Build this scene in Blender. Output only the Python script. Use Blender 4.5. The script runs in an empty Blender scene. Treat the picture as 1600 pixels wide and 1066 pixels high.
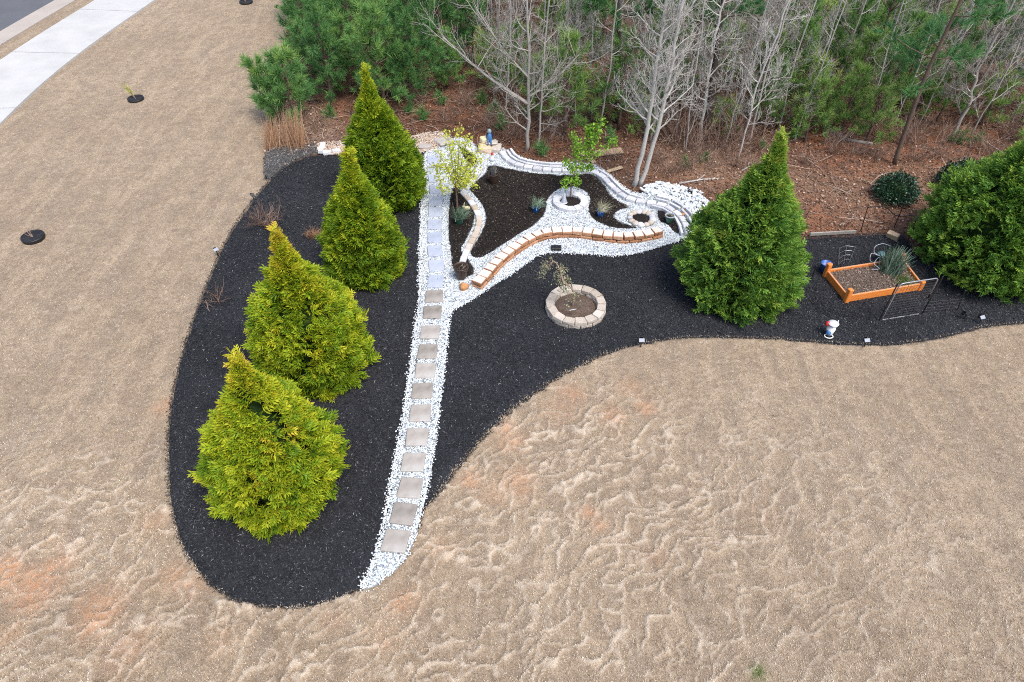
import bpy, bmesh, math, random
import numpy as np
from mathutils import Vector, Matrix
from mathutils.geometry import delaunay_2d_cdt

# ------------------------------------------------------------------ camera, light
H = 8.0; FPX = 1067.0; TH = math.radians(44.0)
ST, CT = math.sin(TH), math.cos(TH)
SUN_EL, SUN_AZ = 62.0, 140.0      # degrees; azimuth clockwise from +Y (north)
SC = bpy.context.scene
C = SC.collection
cam = bpy.data.cameras.new('camera'); camo = bpy.data.objects.new('camera', cam); C.objects.link(camo)
cam.sensor_width = 36.0; cam.lens = 36.0 * FPX / 1600.0; cam.clip_start = 0.05; cam.clip_end = 2000
camo.location = (0, 0, H); camo.rotation_euler = (math.pi / 2 - TH, 0, 0); SC.camera = camo
W = bpy.data.worlds.new('World'); SC.world = W; W.use_nodes = True
nt = W.node_tree; bg = nt.nodes['Background']
sky = nt.nodes.new('ShaderNodeTexSky'); sky.sky_type = 'NISHITA'; sky.sun_disc = False
sky.sun_elevation = math.radians(SUN_EL); sky.sun_rotation = math.radians(SUN_AZ)
sky.air_density = 1.0; sky.dust_density = 3.0; sky.ozone_density = 1.0
nt.links.new(sky.outputs[0], bg.inputs[0]); bg.inputs[1].default_value = 0.15
sl = bpy.data.lights.new('sun', 'SUN'); sl.energy = 1.5; sl.angle = math.radians(22); sl.color = (1, 0.95, 0.88)
so = bpy.data.objects.new('sun', sl); C.objects.link(so)
az = math.radians(SUN_AZ); el = math.radians(SUN_EL)
sd = Vector((math.sin(az) * math.cos(el), math.cos(az) * math.cos(el), math.sin(el)))
so.rotation_euler = sd.to_track_quat('Z', 'Y').to_euler()
SC.view_settings.view_transform = 'Standard'; SC.view_settings.look = 'None'
SC.view_settings.gamma = 1.0; SC.view_settings.use_curve_mapping = False
SC.render.engine = 'CYCLES'; SC.cycles.filter_width = 1.05; SC.cycles.use_denoising = False
SC.view_settings.exposure = 0.76

# ------------------------------------------------------------------ pixel -> place helpers
R = np.random.RandomState(7); random.seed(7)
def g(px, py, z=0.0):
    u = (px - 800) / FPX; v = (py - 533) / FPX; t = (H - z) / (ST + v * CT)
    return np.array([t * u, t * (CT - v * ST), z])
def q(px, py, Y):
    """point on the vertical plane at world Y"""
    u = (px - 800) / FPX; v = (py - 533) / FPX; t = Y / (CT - v * ST)
    return np.array([t * u, Y, H - t * (ST + v * CT)])
def pts(L, z=0.0): return np.array([g(a, b, z) for a, b in L])
def catmull(P, n=5, closed=True):
    P = np.asarray(P, float); N = len(P); out = []
    rng = range(N) if closed else range(N - 1)
    for i in rng:
        if closed: a, b, c, d = P[(i - 1) % N], P[i], P[(i + 1) % N], P[(i + 2) % N]
        else: a, b, c, d = P[max(i - 1, 0)], P[i], P[i + 1], P[min(i + 2, N - 1)]
        for k in range(n):
            t = k / n
            out.append(.5 * (2 * b + (c - a) * t + (2 * a - 5 * b + 4 * c - d) * t * t + (3 * b - a - 3 * c + d) * t ** 3))
    if not closed: out.append(P[-1])
    return np.array(out)
def inpoly(P, poly):
    poly = np.asarray(poly)[:, :2]; mn, mx = poly.min(0), poly.max(0); b = (P[:, 0] >= mn[0]) & (P[:, 0] <= mx[0]) & (P[:, 1] >= mn[1]) & (P[:, 1] <= mx[1])
    out = np.zeros(len(P), bool); out[b] = _inpoly(P[b], poly); return out
def _inpoly(P, poly):
    x, y = P[:, 0], P[:, 1]; c = np.zeros(len(P), bool); n = len(poly)
    for i in range(n):
        x1, y1 = poly[i][:2]; x2, y2 = poly[(i + 1) % n][:2]
        if y1 == y2: continue
        m = ((y1 > y) != (y2 > y)) & (x < (x2 - x1) * (y - y1) / (y2 - y1) + x1); c ^= m
    return c
def edgedist(P, poly, closed=True):
    P = P[:, :2]; d = np.full(len(P), 1e9); n = len(poly)
    if n > 120 and len(P) > 3000:      # the same test tile by tile, against the segments near each tile only
        poly = np.asarray(poly)[:, :2]; d = np.full(len(P), .6 ** 2); nxt = np.roll(poly, -1, 0); T = np.floor(P / 1.0).astype(int); key = T[:, 0] * 100003 + T[:, 1]; o_ = np.argsort(key, kind='stable'); ks = key[o_]
        st = np.r_[0, np.where(np.diff(ks))[0] + 1, len(ks)]
        for k in range(len(st) - 1):
            ix = o_[st[k]:st[k + 1]]; lo = T[ix[0]] - .6; hi = T[ix[0]] + 1.6
            m = np.where((np.maximum(poly, nxt) >= lo).all(1) & (np.minimum(poly, nxt) <= hi).all(1))[0]
            for i in m:
                a = poly[i]; ab = nxt[i] - a; L = ab @ ab + 1e-12; Q = P[ix] - a; t = np.clip((Q @ ab) / L, 0, 1); dd = Q - t[:, None] * ab; d[ix] = np.minimum(d[ix], (dd ** 2).sum(1))
        return np.sqrt(d)
    for i in range(n if closed else n - 1):
        a = np.array(poly[i][:2]); b = np.array(poly[(i + 1) % n][:2]); ab = b - a; L = ab @ ab + 1e-12
        t = np.clip(((P - a) @ ab) / L, 0, 1); dd = P - (a + t[:, None] * ab); d = np.minimum(d, (dd ** 2).sum(1))
    return np.sqrt(d)
def resample(P, step, closed=False):
    P = np.asarray(P)[:, :2]
    if closed: P = np.vstack([P, P[:1]])
    s = np.r_[0, np.cumsum(np.linalg.norm(np.diff(P, axis=0), axis=1))]; n = max(2, int(round(s[-1] / step)))
    t = np.linspace(0, s[-1], n + 1)
    o = np.c_[np.interp(t, s, P[:, 0]), np.interp(t, s, P[:, 1])]
    return o[:-1] if closed else o
_G = R.rand(256, 256)
def vnoise(x, y, seed=0):
    x = x + seed * 17.31; y = y + seed * 41.7; xi = np.floor(x).astype(int); yi = np.floor(y).astype(int)
    fx = x - xi; fy = y - yi; fx = fx * fx * fx * (fx * (fx * 6 - 15) + 10); fy = fy * fy * fy * (fy * (fy * 6 - 15) + 10)
    a = _G[xi % 256, yi % 256]; b = _G[(xi + 1) % 256, yi % 256]; c = _G[xi % 256, (yi + 1) % 256]; d = _G[(xi + 1) % 256, (yi + 1) % 256]
    return (a * (1 - fx) + b * fx) * (1 - fy) + (c * (1 - fx) + d * fx) * fy
def fbm(x, y, seed=0, o=4):
    s = 0; a = .5; t = 0
    for i in range(o): s = s + a * vnoise(x * 2 ** i, y * 2 ** i, seed + i); t += a; a *= .5
    return s / t
def sstep(a, b, x):
    t = np.clip((x - a) / (b - a), 0, 1); return t * t * (3 - 2 * t)

# ------------------------------------------------------------------ mesh + object helpers
def mesh_np(name, V, F, mats, tint=None, smooth=False, extra=None, mi=None):
    """V (n,3); F = array (m,k) or list of such arrays"""
    V = np.asarray(V, np.float32)
    if not isinstance(F, list): F = [F]
    F = [np.asarray(f, np.int32) for f in F if len(f)]
    me = bpy.data.meshes.new(name); me.vertices.add(len(V)); me.vertices.foreach_set('co', V.ravel())
    idx = np.concatenate([f.ravel() for f in F]); tot = np.concatenate([np.full(len(f), f.shape[1], np.int32) for f in F])
    st = np.r_[0, np.cumsum(tot)[:-1]].astype(np.int32)
    me.loops.add(len(idx)); me.loops.foreach_set('vertex_index', idx)
    me.polygons.add(len(tot)); me.polygons.foreach_set('loop_start', st); me.polygons.foreach_set('loop_total', tot)
    me.polygons.foreach_set('use_smooth', np.full(len(tot), smooth))
    for m in (mats if isinstance(mats, (list, tuple)) else [mats]): me.materials.append(m)
    if mi is not None: me.polygons.foreach_set('material_index', np.asarray(mi, np.int32))
    for nm, arr in ([('tint', tint)] if tint is not None else []) + list((extra or {}).items()):
        a = me.attributes.new(nm, 'FLOAT', 'POINT'); a.data.foreach_set('value', np.asarray(arr, np.float32))
    me.update(calc_edges=True); me.validate()
    return me
def link(name, me, parent=None, loc=(0, 0, 0), rz=0.0):
    o = bpy.data.objects.new(name, me); C.objects.link(o); o.location = loc; o.rotation_euler = (0, 0, rz)
    if parent is not None: o.parent = parent
    return o
def tag(o, label, cat, group=None):
    o['label'] = label; o['category'] = cat
    if group: o['group'] = group
    return o
def thing(name, label, cat, loc=(0, 0, 0), rz=0.0, group=None):
    return tag(link(name, None, None, tuple(loc), rz), label, cat, group)
def dup(root, loc, rz=0.0, scale=1.0, label=None, group=None):
    r = root.copy(); C.objects.link(r); r.location = tuple(loc); r.rotation_euler = (0, 0, rz); r.scale = (scale,) * 3
    if label: r['label'] = label
    if group: r['group'] = group
    for ch in list(root.children):
        c = ch.copy(); C.objects.link(c); c.parent = r
        for k in list(ch.children):
            d = k.copy(); C.objects.link(d); d.parent = c
    return r
class MB:
    def __init__(s): s.V = []; s.T = []; s.Q = []; s.n = 0; s.t = []
    def add(s, V, F, tint=0.5):
        V = np.asarray(V, float).reshape(-1, 3); F = np.asarray(F, int)
        if len(F) == 0: return s
        (s.T if F.shape[1] == 3 else s.Q).append(F + s.n); s.V.append(V); s.n += len(V)
        s.t.append(np.broadcast_to(np.asarray(tint, float), (len(V),)))
        return s
    def mesh(s, name, mats, smooth=False):
        F = []
        if s.T: F.append(np.vstack(s.T))
        if s.Q: F.append(np.vstack(s.Q))
        return mesh_np(name, np.vstack(s.V), F, mats, np.concatenate(s.t), smooth)
    def obj(s, name, mats, parent=None, loc=(0, 0, 0), smooth=False): return link(name, s.mesh(name, mats, smooth), parent, loc)
def tube(P, r, k=6, cap=True):
    P = np.asarray(P, float); n = len(P); r = np.broadcast_to(np.asarray(r, float), (n,))
    T = np.gradient(P, axis=0); T /= np.linalg.norm(T, axis=1)[:, None] + 1e-9
    ref = np.array([0, 0, 1.]) if abs(T[:, 2]).mean() < .75 else np.array([1., 0, 0])
    A = np.cross(T, ref); A /= np.linalg.norm(A, axis=1)[:, None] + 1e-9; B = np.cross(T, A)
    a = np.arange(k) * 2 * math.pi / k
    V = P[:, None] + r[:, None, None] * (np.cos(a)[None, :, None] * A[:, None] + np.sin(a)[None, :, None] * B[:, None])
    V = V.reshape(-1, 3); i = np.arange(n - 1)[:, None] * k; j = np.arange(k)[None]; j2 = (j + 1) % k
    F = np.stack([i + j, i + j2, i + k + j2, i + k + j], -1).reshape(-1, 4)
    if cap and k >= 4:
        V = np.vstack([V, P[:1], P[-1:]]); c0 = n * k; jj = np.arange(k)
        e = np.stack([np.full(k, c0), (jj + 1) % k, jj, np.full(k, c0)], -1)[:, :3]
        # caps as degenerate-free quads are awkward: keep them as separate triangles
        return V, F, np.vstack([e, np.stack([np.full(k, c0 + 1), (n - 1) * k + jj, (n - 1) * k + (jj + 1) % k], -1)])
    return V, F, None
def addtube(mb, P, r, k=6, tint=.5, cap=True):
    V, F, E = tube(P, r, k, cap); n = mb.n; mb.add(V, F, tint)
    if E is not None: mb.T.append(E + n)
    return mb
def lathe(prof, k=16, c=(0, 0, 0)):
    prof = np.asarray(prof, float); n = len(prof); a = np.arange(k) * 2 * math.pi / k
    V = np.stack([prof[:, 0][:, None] * np.cos(a), prof[:, 0][:, None] * np.sin(a), np.repeat(prof[:, 1][:, None], k, 1)], -1).reshape(-1, 3) + np.array(c)
    i = np.arange(n - 1)[:, None] * k; j = np.arange(k)[None]; j2 = (j + 1) % k
    return V, np.stack([i + j, i + j2, i + k + j2, i + k + j], -1).reshape(-1, 4)
def box(c, s, rz=0.0, rx=0.0, ry=0.0):
    X = np.array([[x, y, z] for z in (-.5, .5) for x, y in ((-.5, -.5), (.5, -.5), (.5, .5), (-.5, .5))]) * np.array(s)
    M = np.array(Matrix.Rotation(rz, 3, 'Z') @ Matrix.Rotation(ry, 3, 'Y') @ Matrix.Rotation(rx, 3, 'X'))
    F = [[3, 2, 1, 0], [4, 5, 6, 7], [0, 1, 5, 4], [1, 2, 6, 5], [2, 3, 7, 6], [3, 0, 4, 7]]
    return X @ M.T + np.array(c), np.array(F)
def ico(sub=1):
    bm = bmesh.new(); bmesh.ops.create_icosphere(bm, subdivisions=sub, radius=1); V = np.array([v.co[:] for v in bm.verts])
    F = np.array([[v.index for v in f.verts] for f in bm.faces]); bm.free(); return V, F
ICO1 = ico(1); ICO2 = ico(2); ICO3 = ico(3)
def bevbox(s, bev=.01, jit=0.0, seed=0, taper=0.0, seg=1):
    """bevelled box standing on z=0, slightly irregular; returns V, [faces], material index by normal"""
    rr = np.random.RandomState(seed); bm = bmesh.new(); bmesh.ops.create_cube(bm, size=1)
    for v in bm.verts:
        v.co.x *= s[0] * (1 - taper * (v.co.y)); v.co.y *= s[1]; v.co.z = (v.co.z + .5) * s[2]
        v.co += Vector((rr.randn(3) * jit).tolist())
    bmesh.ops.bevel(bm, geom=bm.edges[:], offset=bev, segments=seg, affect='EDGES', profile=.5)
    return bm
def bm_mesh(bm, name, mats, tint=.5, topmat=None, smooth=False):
    if topmat is not None:
        bm.normal_update()
        for f in bm.faces: f.material_index = topmat if f.normal.z > .75 else 0
    me = bpy.data.meshes.new(name); bm.to_mesh(me); bm.free()
    for m in (mats if isinstance(mats, (list, tuple)) else [mats]): me.materials.append(m)
    for p in me.polygons: p.use_smooth = smooth
    a = me.attributes.new('tint', 'FLOAT', 'POINT'); a.data.foreach_set('value', np.full(len(me.vertices), tint, np.float32))
    return me
def scatter(temps, ti, M, P, tint, tj=None):
    """temps list of (V, F(tri), tintoffset or None); returns V,F,tint"""
    Vs, Fs, Ts = [], [], []; n = 0
    for k, (tv, tf, to) in enumerate(temps):
        s = np.where(ti == k)[0]
        if len(s) == 0: continue
        V = np.einsum('nij,vj->nvi', M[s], tv) + P[s][:, None]
        T = tint[s][:, None] + (to[None] if to is not None else np.zeros((1, len(tv))))
        F = tf[None] + (n + np.arange(len(s)) * len(tv))[:, None, None]
        Vs.append(V.reshape(-1, 3)); Fs.append(F.reshape(-1, 3)); Ts.append(T.ravel()); n += len(s) * len(tv)
    return np.vstack(Vs), np.vstack(Fs), np.concatenate(Ts)
def rotz(a):
    n = len(a); M = np.zeros((n, 3, 3)); M[:, 0, 0] = M[:, 1, 1] = np.cos(a); M[:, 0, 1] = -np.sin(a); M[:, 1, 0] = np.sin(a); M[:, 2, 2] = 1; return M
def frame(D, up=None, roll=None):
    """matrices mapping local z to D, local x sideways; roll random when given"""
    D = D / (np.linalg.norm(D, axis=1)[:, None] + 1e-9); n = len(D)
    up = np.tile([0, 0, 1.], (n, 1)) if up is None else up
    X = np.cross(up, D); l = np.linalg.norm(X, axis=1)[:, None]; X = np.where(l > 1e-3, X / (l + 1e-9), [1., 0, 0]); Y = np.cross(D, X)
    if roll is not None:
        c, s = np.cos(roll)[:, None], np.sin(roll)[:, None]; X, Y = c * X + s * Y, -s * X + c * Y
    return np.stack([X, Y, D], -1)
def sheet(name, poly, step, zf, mat, taper=.12, drop=.06, extra=None, **kw):
    B = resample(poly, step, closed=True); mn, mx = B.min(0), B.max(0)
    xs = np.arange(mn[0], mx[0], step); ys = np.arange(mn[1], mx[1], step)
    X, Y = np.meshgrid(xs, ys); I = np.c_[X.ravel(), Y.ravel()] + R.uniform(-.25, .25, (X.size, 2)) * step
    I = I[inpoly(I, B)]; I = I[edgedist(I, B) > step * .6]
    allp = [Vector(p.tolist()) for p in np.vstack([B, I])]
    r = delaunay_2d_cdt(allp, [], [list(range(len(B)))], 1, 1e-6)
    V2 = np.array([v[:] for v in r[0]]); F = np.array([f for f in r[2] if len(f) == 3])
    d = edgedist(V2, B); z = zf(V2[:, 0], V2[:, 1]) - drop * (1 - sstep(0, taper, d))
    a = V2[F[:, 0]]; b = V2[F[:, 1]]; c = V2[F[:, 2]]
    fl = ((b - a)[:, 0] * (c - a)[:, 1] - (b - a)[:, 1] * (c - a)[:, 0]) < 0; F[fl] = F[fl][:, ::-1]
    me = mesh_np(name, np.c_[V2, z], F, mat, smooth=True, extra={k: f(V2[:, 0], V2[:, 1]) for k, f in (extra or {}).items()})
    return link(name, me)
def sample_poly(poly, n, seed=None):
    poly = np.asarray(poly)[:, :2]; mn, mx = poly.min(0), poly.max(0); out = []; k = 0
    while k < n:
        P = R.uniform(mn, mx, (n * 2, 2)); P = P[inpoly(P, poly)]; out.append(P); k += len(P)
        if len(P) == 0: break
    return np.vstack(out)[:n]
def area(poly):
    p = np.asarray(poly); return abs((p[:, 0] * np.roll(p[:, 1], -1) - p[:, 1] * np.roll(p[:, 0], -1)).sum()) / 2

# ------------------------------------------------------------------ materials
def ramp_set(cr, stops):
    e = cr.color_ramp.elements
    while len(e) > 1: e.remove(e[-1])
    e[0].position = stops[0][0]; e[0].color = (*stops[0][1], 1)
    for p, c in stops[1:]:
        x = e.new(p); x.color = (*c, 1)
def newmat(name, rough=.85, spec=.3):
    m = bpy.data.materials.new(name); m.use_nodes = True; b = m.node_tree.nodes['Principled BSDF']
    b.inputs['Roughness'].default_value = rough; b.inputs['Specular IOR Level'].default_value = spec
    return m, m.node_tree, b
def noise(nt, scale, detail=4, rough=.6, vec=None, dist=0.0):
    n = nt.nodes.new('ShaderNodeTexNoise'); n.inputs['Scale'].default_value = scale; n.inputs['Detail'].default_value = detail
    n.inputs['Roughness'].default_value = rough; n.inputs['Distortion'].default_value = dist
    if vec is not None: nt.links.new(vec, n.inputs['Vector'])
    return n.outputs['Fac']
def coord(nt, sc=(1, 1, 1), rot=0.0, kind='Object'):
    t = nt.nodes.new('ShaderNodeTexCoord'); mp = nt.nodes.new('ShaderNodeMapping'); mp.inputs['Scale'].default_value = sc
    mp.inputs['Rotation'].default_value = (0, 0, rot); nt.links.new(t.outputs[kind], mp.inputs['Vector']); return mp.outputs[0]
def rampn(nt, fac, stops):
    r = nt.nodes.new('ShaderNodeValToRGB'); ramp_set(r, stops); nt.links.new(fac, r.inputs[0]); return r.outputs[0]
def mix(nt, fac, a, b, mode='MIX'):
    m = nt.nodes.new('ShaderNodeMix'); m.data_type = 'RGBA'; m.blend_type = mode
    for s, v in ((m.inputs[0], fac), (m.inputs[6], a), (m.inputs[7], b)):
        if isinstance(v, (int, float)): s.default_value = v
        elif isinstance(v, tuple): s.default_value = (*v, 1)
        else: nt.links.new(v, s)
    return m.outputs[2]
def attr(nt, n):
    a = nt.nodes.new('ShaderNodeAttribute'); a.attribute_name = n; return a.outputs['Fac']
def mth(nt, op, a, b=0.0, c=None):
    m = nt.nodes.new('ShaderNodeMath'); m.operation = op
    for i, v in enumerate((a, b) if c is None else (a, b, c)):
        if isinstance(v, (int, float)): m.inputs[i].default_value = v
        else: nt.links.new(v, m.inputs[i])
    return m.outputs[0]
def bump(nt, b, h, strength=.5, dist=.01):
    n = nt.nodes.new('ShaderNodeBump'); n.inputs['Strength'].default_value = strength; n.inputs['Distance'].default_value = dist
    nt.links.new(h, n.inputs['Height']); nt.links.new(n.outputs[0], b.inputs['Normal'])
def M_tint(name, stops, rough=.8, spec=.3, nscale=None, namt=.25, rnd=0.0, trans=0.0, bmp=0.0):
    """colour from the 'tint' attribute (+ per-object random) through a ramp, with a little noise"""
    m, nt, b = newmat(name, rough, spec); f = attr(nt, 'tint')
    if rnd:
        oi = nt.nodes.new('ShaderNodeObjectInfo'); f = mth(nt, 'ADD', f, mth(nt, 'MULTIPLY', mth(nt, 'SUBTRACT', oi.outputs['Random'], .5), rnd))
    if nscale:
        n = noise(nt, nscale, 5, .65, coord(nt)); f = mth(nt, 'ADD', f, mth(nt, 'MULTIPLY', mth(nt, 'SUBTRACT', n, .5), namt))
        if bmp: bump(nt, b, n, bmp, .01)
    c = rampn(nt, f, stops); nt.links.new(c, b.inputs['Base Color'])
    if trans:
        tr = nt.nodes.new('ShaderNodeBsdfTranslucent'); nt.links.new(c, tr.inputs[0]); ms = nt.nodes.new('ShaderNodeMixShader')
        ms.inputs[0].default_value = trans; nt.links.new(b.outputs[0], ms.inputs[1]); nt.links.new(tr.outputs[0], ms.inputs[2])
        nt.links.new(ms.outputs[0], nt.nodes['Material Output'].inputs[0])
    return m
def M_plain(name, col, rough=.6, spec=.4, ns=30, amt=.15, metal=0.0):
    m, nt, b = newmat(name, rough, spec); n = noise(nt, ns, 4, .6, coord(nt)); b.inputs['Metallic'].default_value = metal
    d = tuple(c * (1 - amt) for c in col); l = tuple(min(1, c * (1 + amt)) for c in col)
    nt.links.new(rampn(nt, n, [(.3, d), (.7, l)]), b.inputs['Base Color']); bump(nt, b, n, .15, .003); return m

def M_lawn():
    m, nt, b = newmat('dormant_grass', .95, .1)
    v = coord(nt); big = noise(nt, .35, 4, .6, v); mid = noise(nt, 3.2, 6, .7, v); fine = noise(nt, 42, 6, .75, v)
    st = noise(nt, 1.0, 5, .65, coord(nt, (3.2, .55, 1), math.radians(-24)))
    fib = noise(nt, 1.0, 4, .8, coord(nt, (110, 40, 1), math.radians(30)))
    base = rampn(nt, big, [(.30, (.33, .25, .168)), (.5, (.39, .302, .207)), (.72, (.45, .355, .25))])
    base = mix(nt, mth(nt, 'MULTIPLY', sub01(nt, mid, .42, .62), .75), base, (.27, .205, .145))
    base = mix(nt, mth(nt, 'MULTIPLY', sub01(nt, st, .5, .64), .42), base, (.53, .415, .295))
    base = mix(nt, mth(nt, 'MULTIPLY', sub01(nt, st, .5, .38), .38), base, (.28, .225, .175))
    base = mix(nt, mth(nt, 'MULTIPLY', sub01(nt, fine, .47, .62), .6), base, (.20, .145, .098))
    base = mix(nt, mth(nt, 'MULTIPLY', sub01(nt, fib, .52, .68), .5), base, (.62, .52, .42))
    m3 = noise(nt, 13, 5, .75, v, .8); base = mix(nt, mth(nt, 'MULTIPLY', sub01(nt, m3, .50, .64), .6), base, (.235, .18, .125)); base = mix(nt, mth(nt, 'MULTIPLY', sub01(nt, m3, .46, .34), .5), base, (.56, .47, .38))
    base = mix(nt, mth(nt, 'MULTIPLY', attr(nt, 'ridge'), .82), base, (.68, .575, .45))
    cl = mth(nt, 'MULTIPLY', mth(nt, 'POWER', attr(nt, 'clay'), 1.3), sub01(nt, noise(nt, 11, 8, .85, v, .8), .36, .60))
    base = mix(nt, mth(nt, 'MULTIPLY', cl, .8), base, (.60, .30, .15))
    base = mix(nt, mth(nt, 'MULTIPLY', attr(nt, 'green'), .5), base, (.12, .2, .04))
    nt.links.new(base, b.inputs['Base Color'])
    hh = mth(nt, 'ADD', mth(nt, 'MULTIPLY', mid, 1.2), mth(nt, 'ADD', mth(nt, 'MULTIPLY', fine, .55), mth(nt, 'MULTIPLY', fib, .25)))
    bump(nt, b, hh, .9, .035); return m
def sub01(nt, x, a, bb):
    r = nt.nodes.new('ShaderNodeMapRange'); r.interpolation_type = 'SMOOTHSTEP'
    r.inputs['From Min'].default_value = min(a, bb); r.inputs['From Max'].default_value = max(a, bb)
    if a > bb: r.inputs['To Min'].default_value = 1; r.inputs['To Max'].default_value = 0
    if isinstance(x, (int, float)): r.inputs[0].default_value = x
    else: nt.links.new(x, r.inputs[0])
    return r.outputs[0]
def M_soil(name, dark, mid, light, s1=60, s2=9, bmp=.9):
    m, nt, b = newmat(name, .95, .15); v = coord(nt)
    n1 = noise(nt, s1, 5, .75, v, .6); n2 = noise(nt, s2, 4, .6, v); n3 = noise(nt, .9, 3, .6, v)
    c = rampn(nt, n1, [(.35, dark), (.55, mid), (.72, light)]); c = mix(nt, sub01(nt, n2, .4, .7), c, tuple(x * .6 for x in mid))
    c = mix(nt, mth(nt, 'MULTIPLY', sub01(nt, n3, .45, .65), .4), c, tuple(min(1, x * 1.3) for x in mid))
    nt.links.new(c, b.inputs['Base Color']); bump(nt, b, n1, bmp, .02); return m
def M_forest():
    m, nt, b = newmat('leaf_litter', .95, .12); v = coord(nt)
    big = noise(nt, .5, 4, .6, v); mid = noise(nt, 4, 5, .7, v, .4); fine = noise(nt, 34, 6, .8, v, .5)
    c = rampn(nt, mid, [(.3, (.060, .032, .022)), (.5, (.125, .064, .042)), (.7, (.21, .12, .08))])
    c = mix(nt, mth(nt, 'MULTIPLY', sub01(nt, fine, .45, .68), .65), c, (.34, .20, .13))
    c = mix(nt, mth(nt, 'MULTIPLY', sub01(nt, fine, .46, .30), .6), c, (.035, .018, .012))
    cl = mth(nt, 'MULTIPLY', attr(nt, 'clay'), sub01(nt, noise(nt, 3.5, 6, .7, v), .38, .62))
    c = mix(nt, mth(nt, 'MULTIPLY', cl, .75), c, (.42, .16, .075))
    c = mix(nt, mth(nt, 'MULTIPLY', attr(nt, 'dry'), sub01(nt, fine, .38, .6)), c, (.42, .29, .20))
    nt.links.new(c, b.inputs['Base Color']); bump(nt, b, mth(nt, 'ADD', fine, mth(nt, 'MULTIPLY', mid, 2.0)), .9, .04); return m
def M_concrete(name, col, streak=True):
    m, nt, b = newmat(name, .85, .25); v = coord(nt)
    n1 = noise(nt, 1.2, 5, .6, v); n2 = noise(nt, 60, 4, .7, v); c = rampn(nt, n1, [(.3, tuple(x * .88 for x in col)), (.7, tuple(min(1, x * 1.06) for x in col))])
    c = mix(nt, mth(nt, 'MULTIPLY', sub01(nt, n2, .5, .7), .2), c, tuple(x * .7 for x in col))
    if streak:
        n3 = noise(nt, 1, 4, .7, coord(nt, (.7, 30, 1), math.radians(6))); c = mix(nt, mth(nt, 'MULTIPLY', sub01(nt, n3, .45, .7), .18), c, tuple(x * .8 for x in col))
    nt.links.new(c, b.inputs['Base Color']); bump(nt, b, n2, .2, .003); return m
def M_stone(name, stops, rnd=.35, ns=26, amt=.5, bmp=.35):
    m, nt, b = newmat(name, .88, .2); oi = nt.nodes.new('ShaderNodeObjectInfo'); v = coord(nt)
    n = noise(nt, ns, 6, .7, v); n2 = noise(nt, ns * .25, 3, .6, v)
    f = mth(nt, 'ADD', mth(nt, 'MULTIPLY', mth(nt, 'SUBTRACT', oi.outputs['Random'], .5), rnd), mth(nt, 'ADD', mth(nt, 'MULTIPLY', n, amt), mth(nt, 'MULTIPLY', n2, 1 - amt)))
    nt.links.new(rampn(nt, f, stops), b.inputs['Base Color']); bump(nt, b, n, bmp, .01); return m

mLawn = M_lawn(); mForest = M_forest()
mMulch = M_soil('black_mulch_base', (.014, .015, .017), (.040, .042, .048), (.10, .104, .11), 48, 7, 1.0)
mBrown = M_soil('brown_mulch_base', (.010, .008, .007), (.032, .026, .024), (.10, .085, .075), 50, 7, 1.0)
mOldM = M_soil('weathered_mulch_base', (.04, .04, .042), (.13, .125, .12), (.30, .28, .27), 40, 8, 1.0)
mSoil = M_soil('garden_soil', (.05, .035, .026), (.15, .11, .085), (.32, .25, .2), 45, 8, .8)
mGravB = M_soil('gravel_bedding', (.10, .12, .14), (.33, .38, .41), (.6, .65, .68), 55, 12, .8)
mTanG = M_soil('tan_gravel_bedding', (.25, .15, .10), (.50, .35, .26), (.75, .6, .5), 40, 10, .8)
mPeb = M_tint('white_pebbles', [(0, (.27, .30, .33)), (.35, (.55, .60, .63)), (.8, (.76, .80, .82)), (1, (.52, .44, .36))], .6, .35)
mTanPeb = M_tint('tan_pebbles', [(0, (.32, .20, .13)), (.4, (.50, .38, .28)), (.75, (.64, .56, .48)), (1, (.76, .73, .69))], .7, .3)
mChip = M_tint('black_mulch_shreds', [(0, (.009, .010, .012)), (.45, (.036, .038, .044)), (.75, (.085, .089, .096)), (.92, (.17, .172, .178)), (1, (.30, .30, .295))], .75, .3)
mChipB = M_tint('brown_mulch_shreds', [(0, (.008, .007, .006)), (.45, (.030, .024, .021)), (.75, (.075, .06, .05)), (.92, (.2, .165, .13)), (1, (.42, .34, .26))], .85, .2)
mChipG = M_tint('weathered_shreds', [(0, (.05, .05, .052)), (.5, (.17, .165, .16)), (1, (.42, .40, .38))], .9, .2)
mStraw = M_tint('straw_blades', [(0, (.16, .11, .068)), (.5, (.43, .33, .225)), (.85, (.66, .54, .395)), (1, (.78, .68, .54))], .85, .2)
mLeafL = M_tint('fallen_leaves', [(0, (.035, .019, .014)), (.35, (.115, .058, .038)), (.65, (.235, .13, .085)), (.85, (.37, .25, .185)), (1, (.55, .44, .37))], .8, .25)
mStick = M_tint('dead_sticks', [(0, (.07, .05, .04)), (.6, (.25, .19, .15)), (1, (.5, .42, .35))], .9, .15)
mArb = M_tint('arborvitae_foliage', [(0, (.04, .105, .008)), (.28, (.10, .20, .011)), (.5, (.235, .36, .018)), (.72, (.46, .51, .025)), (.92, (.60, .53, .035)), (1, (.66, .45, .07))], .62, .3, trans=.22)
mArbD = M_tint('deep_arborvitae_foliage', [(0, (.035, .10, .022)), (.3, (.09, .215, .036)), (.55, (.185, .345, .048)), (.8, (.35, .48, .07)), (.95, (.46, .50, .08)), (1, (.5, .42, .10))], .62, .3, trans=.2)
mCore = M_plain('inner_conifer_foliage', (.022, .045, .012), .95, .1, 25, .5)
mPine = M_tint('pine_needles', [(0, (.035, .11, .04)), (.35, (.09, .24, .08)), (.65, (.18, .37, .11)), (.9, (.34, .50, .11)), (1, (.5, .58, .14))], .6, .35, trans=.25)
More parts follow.
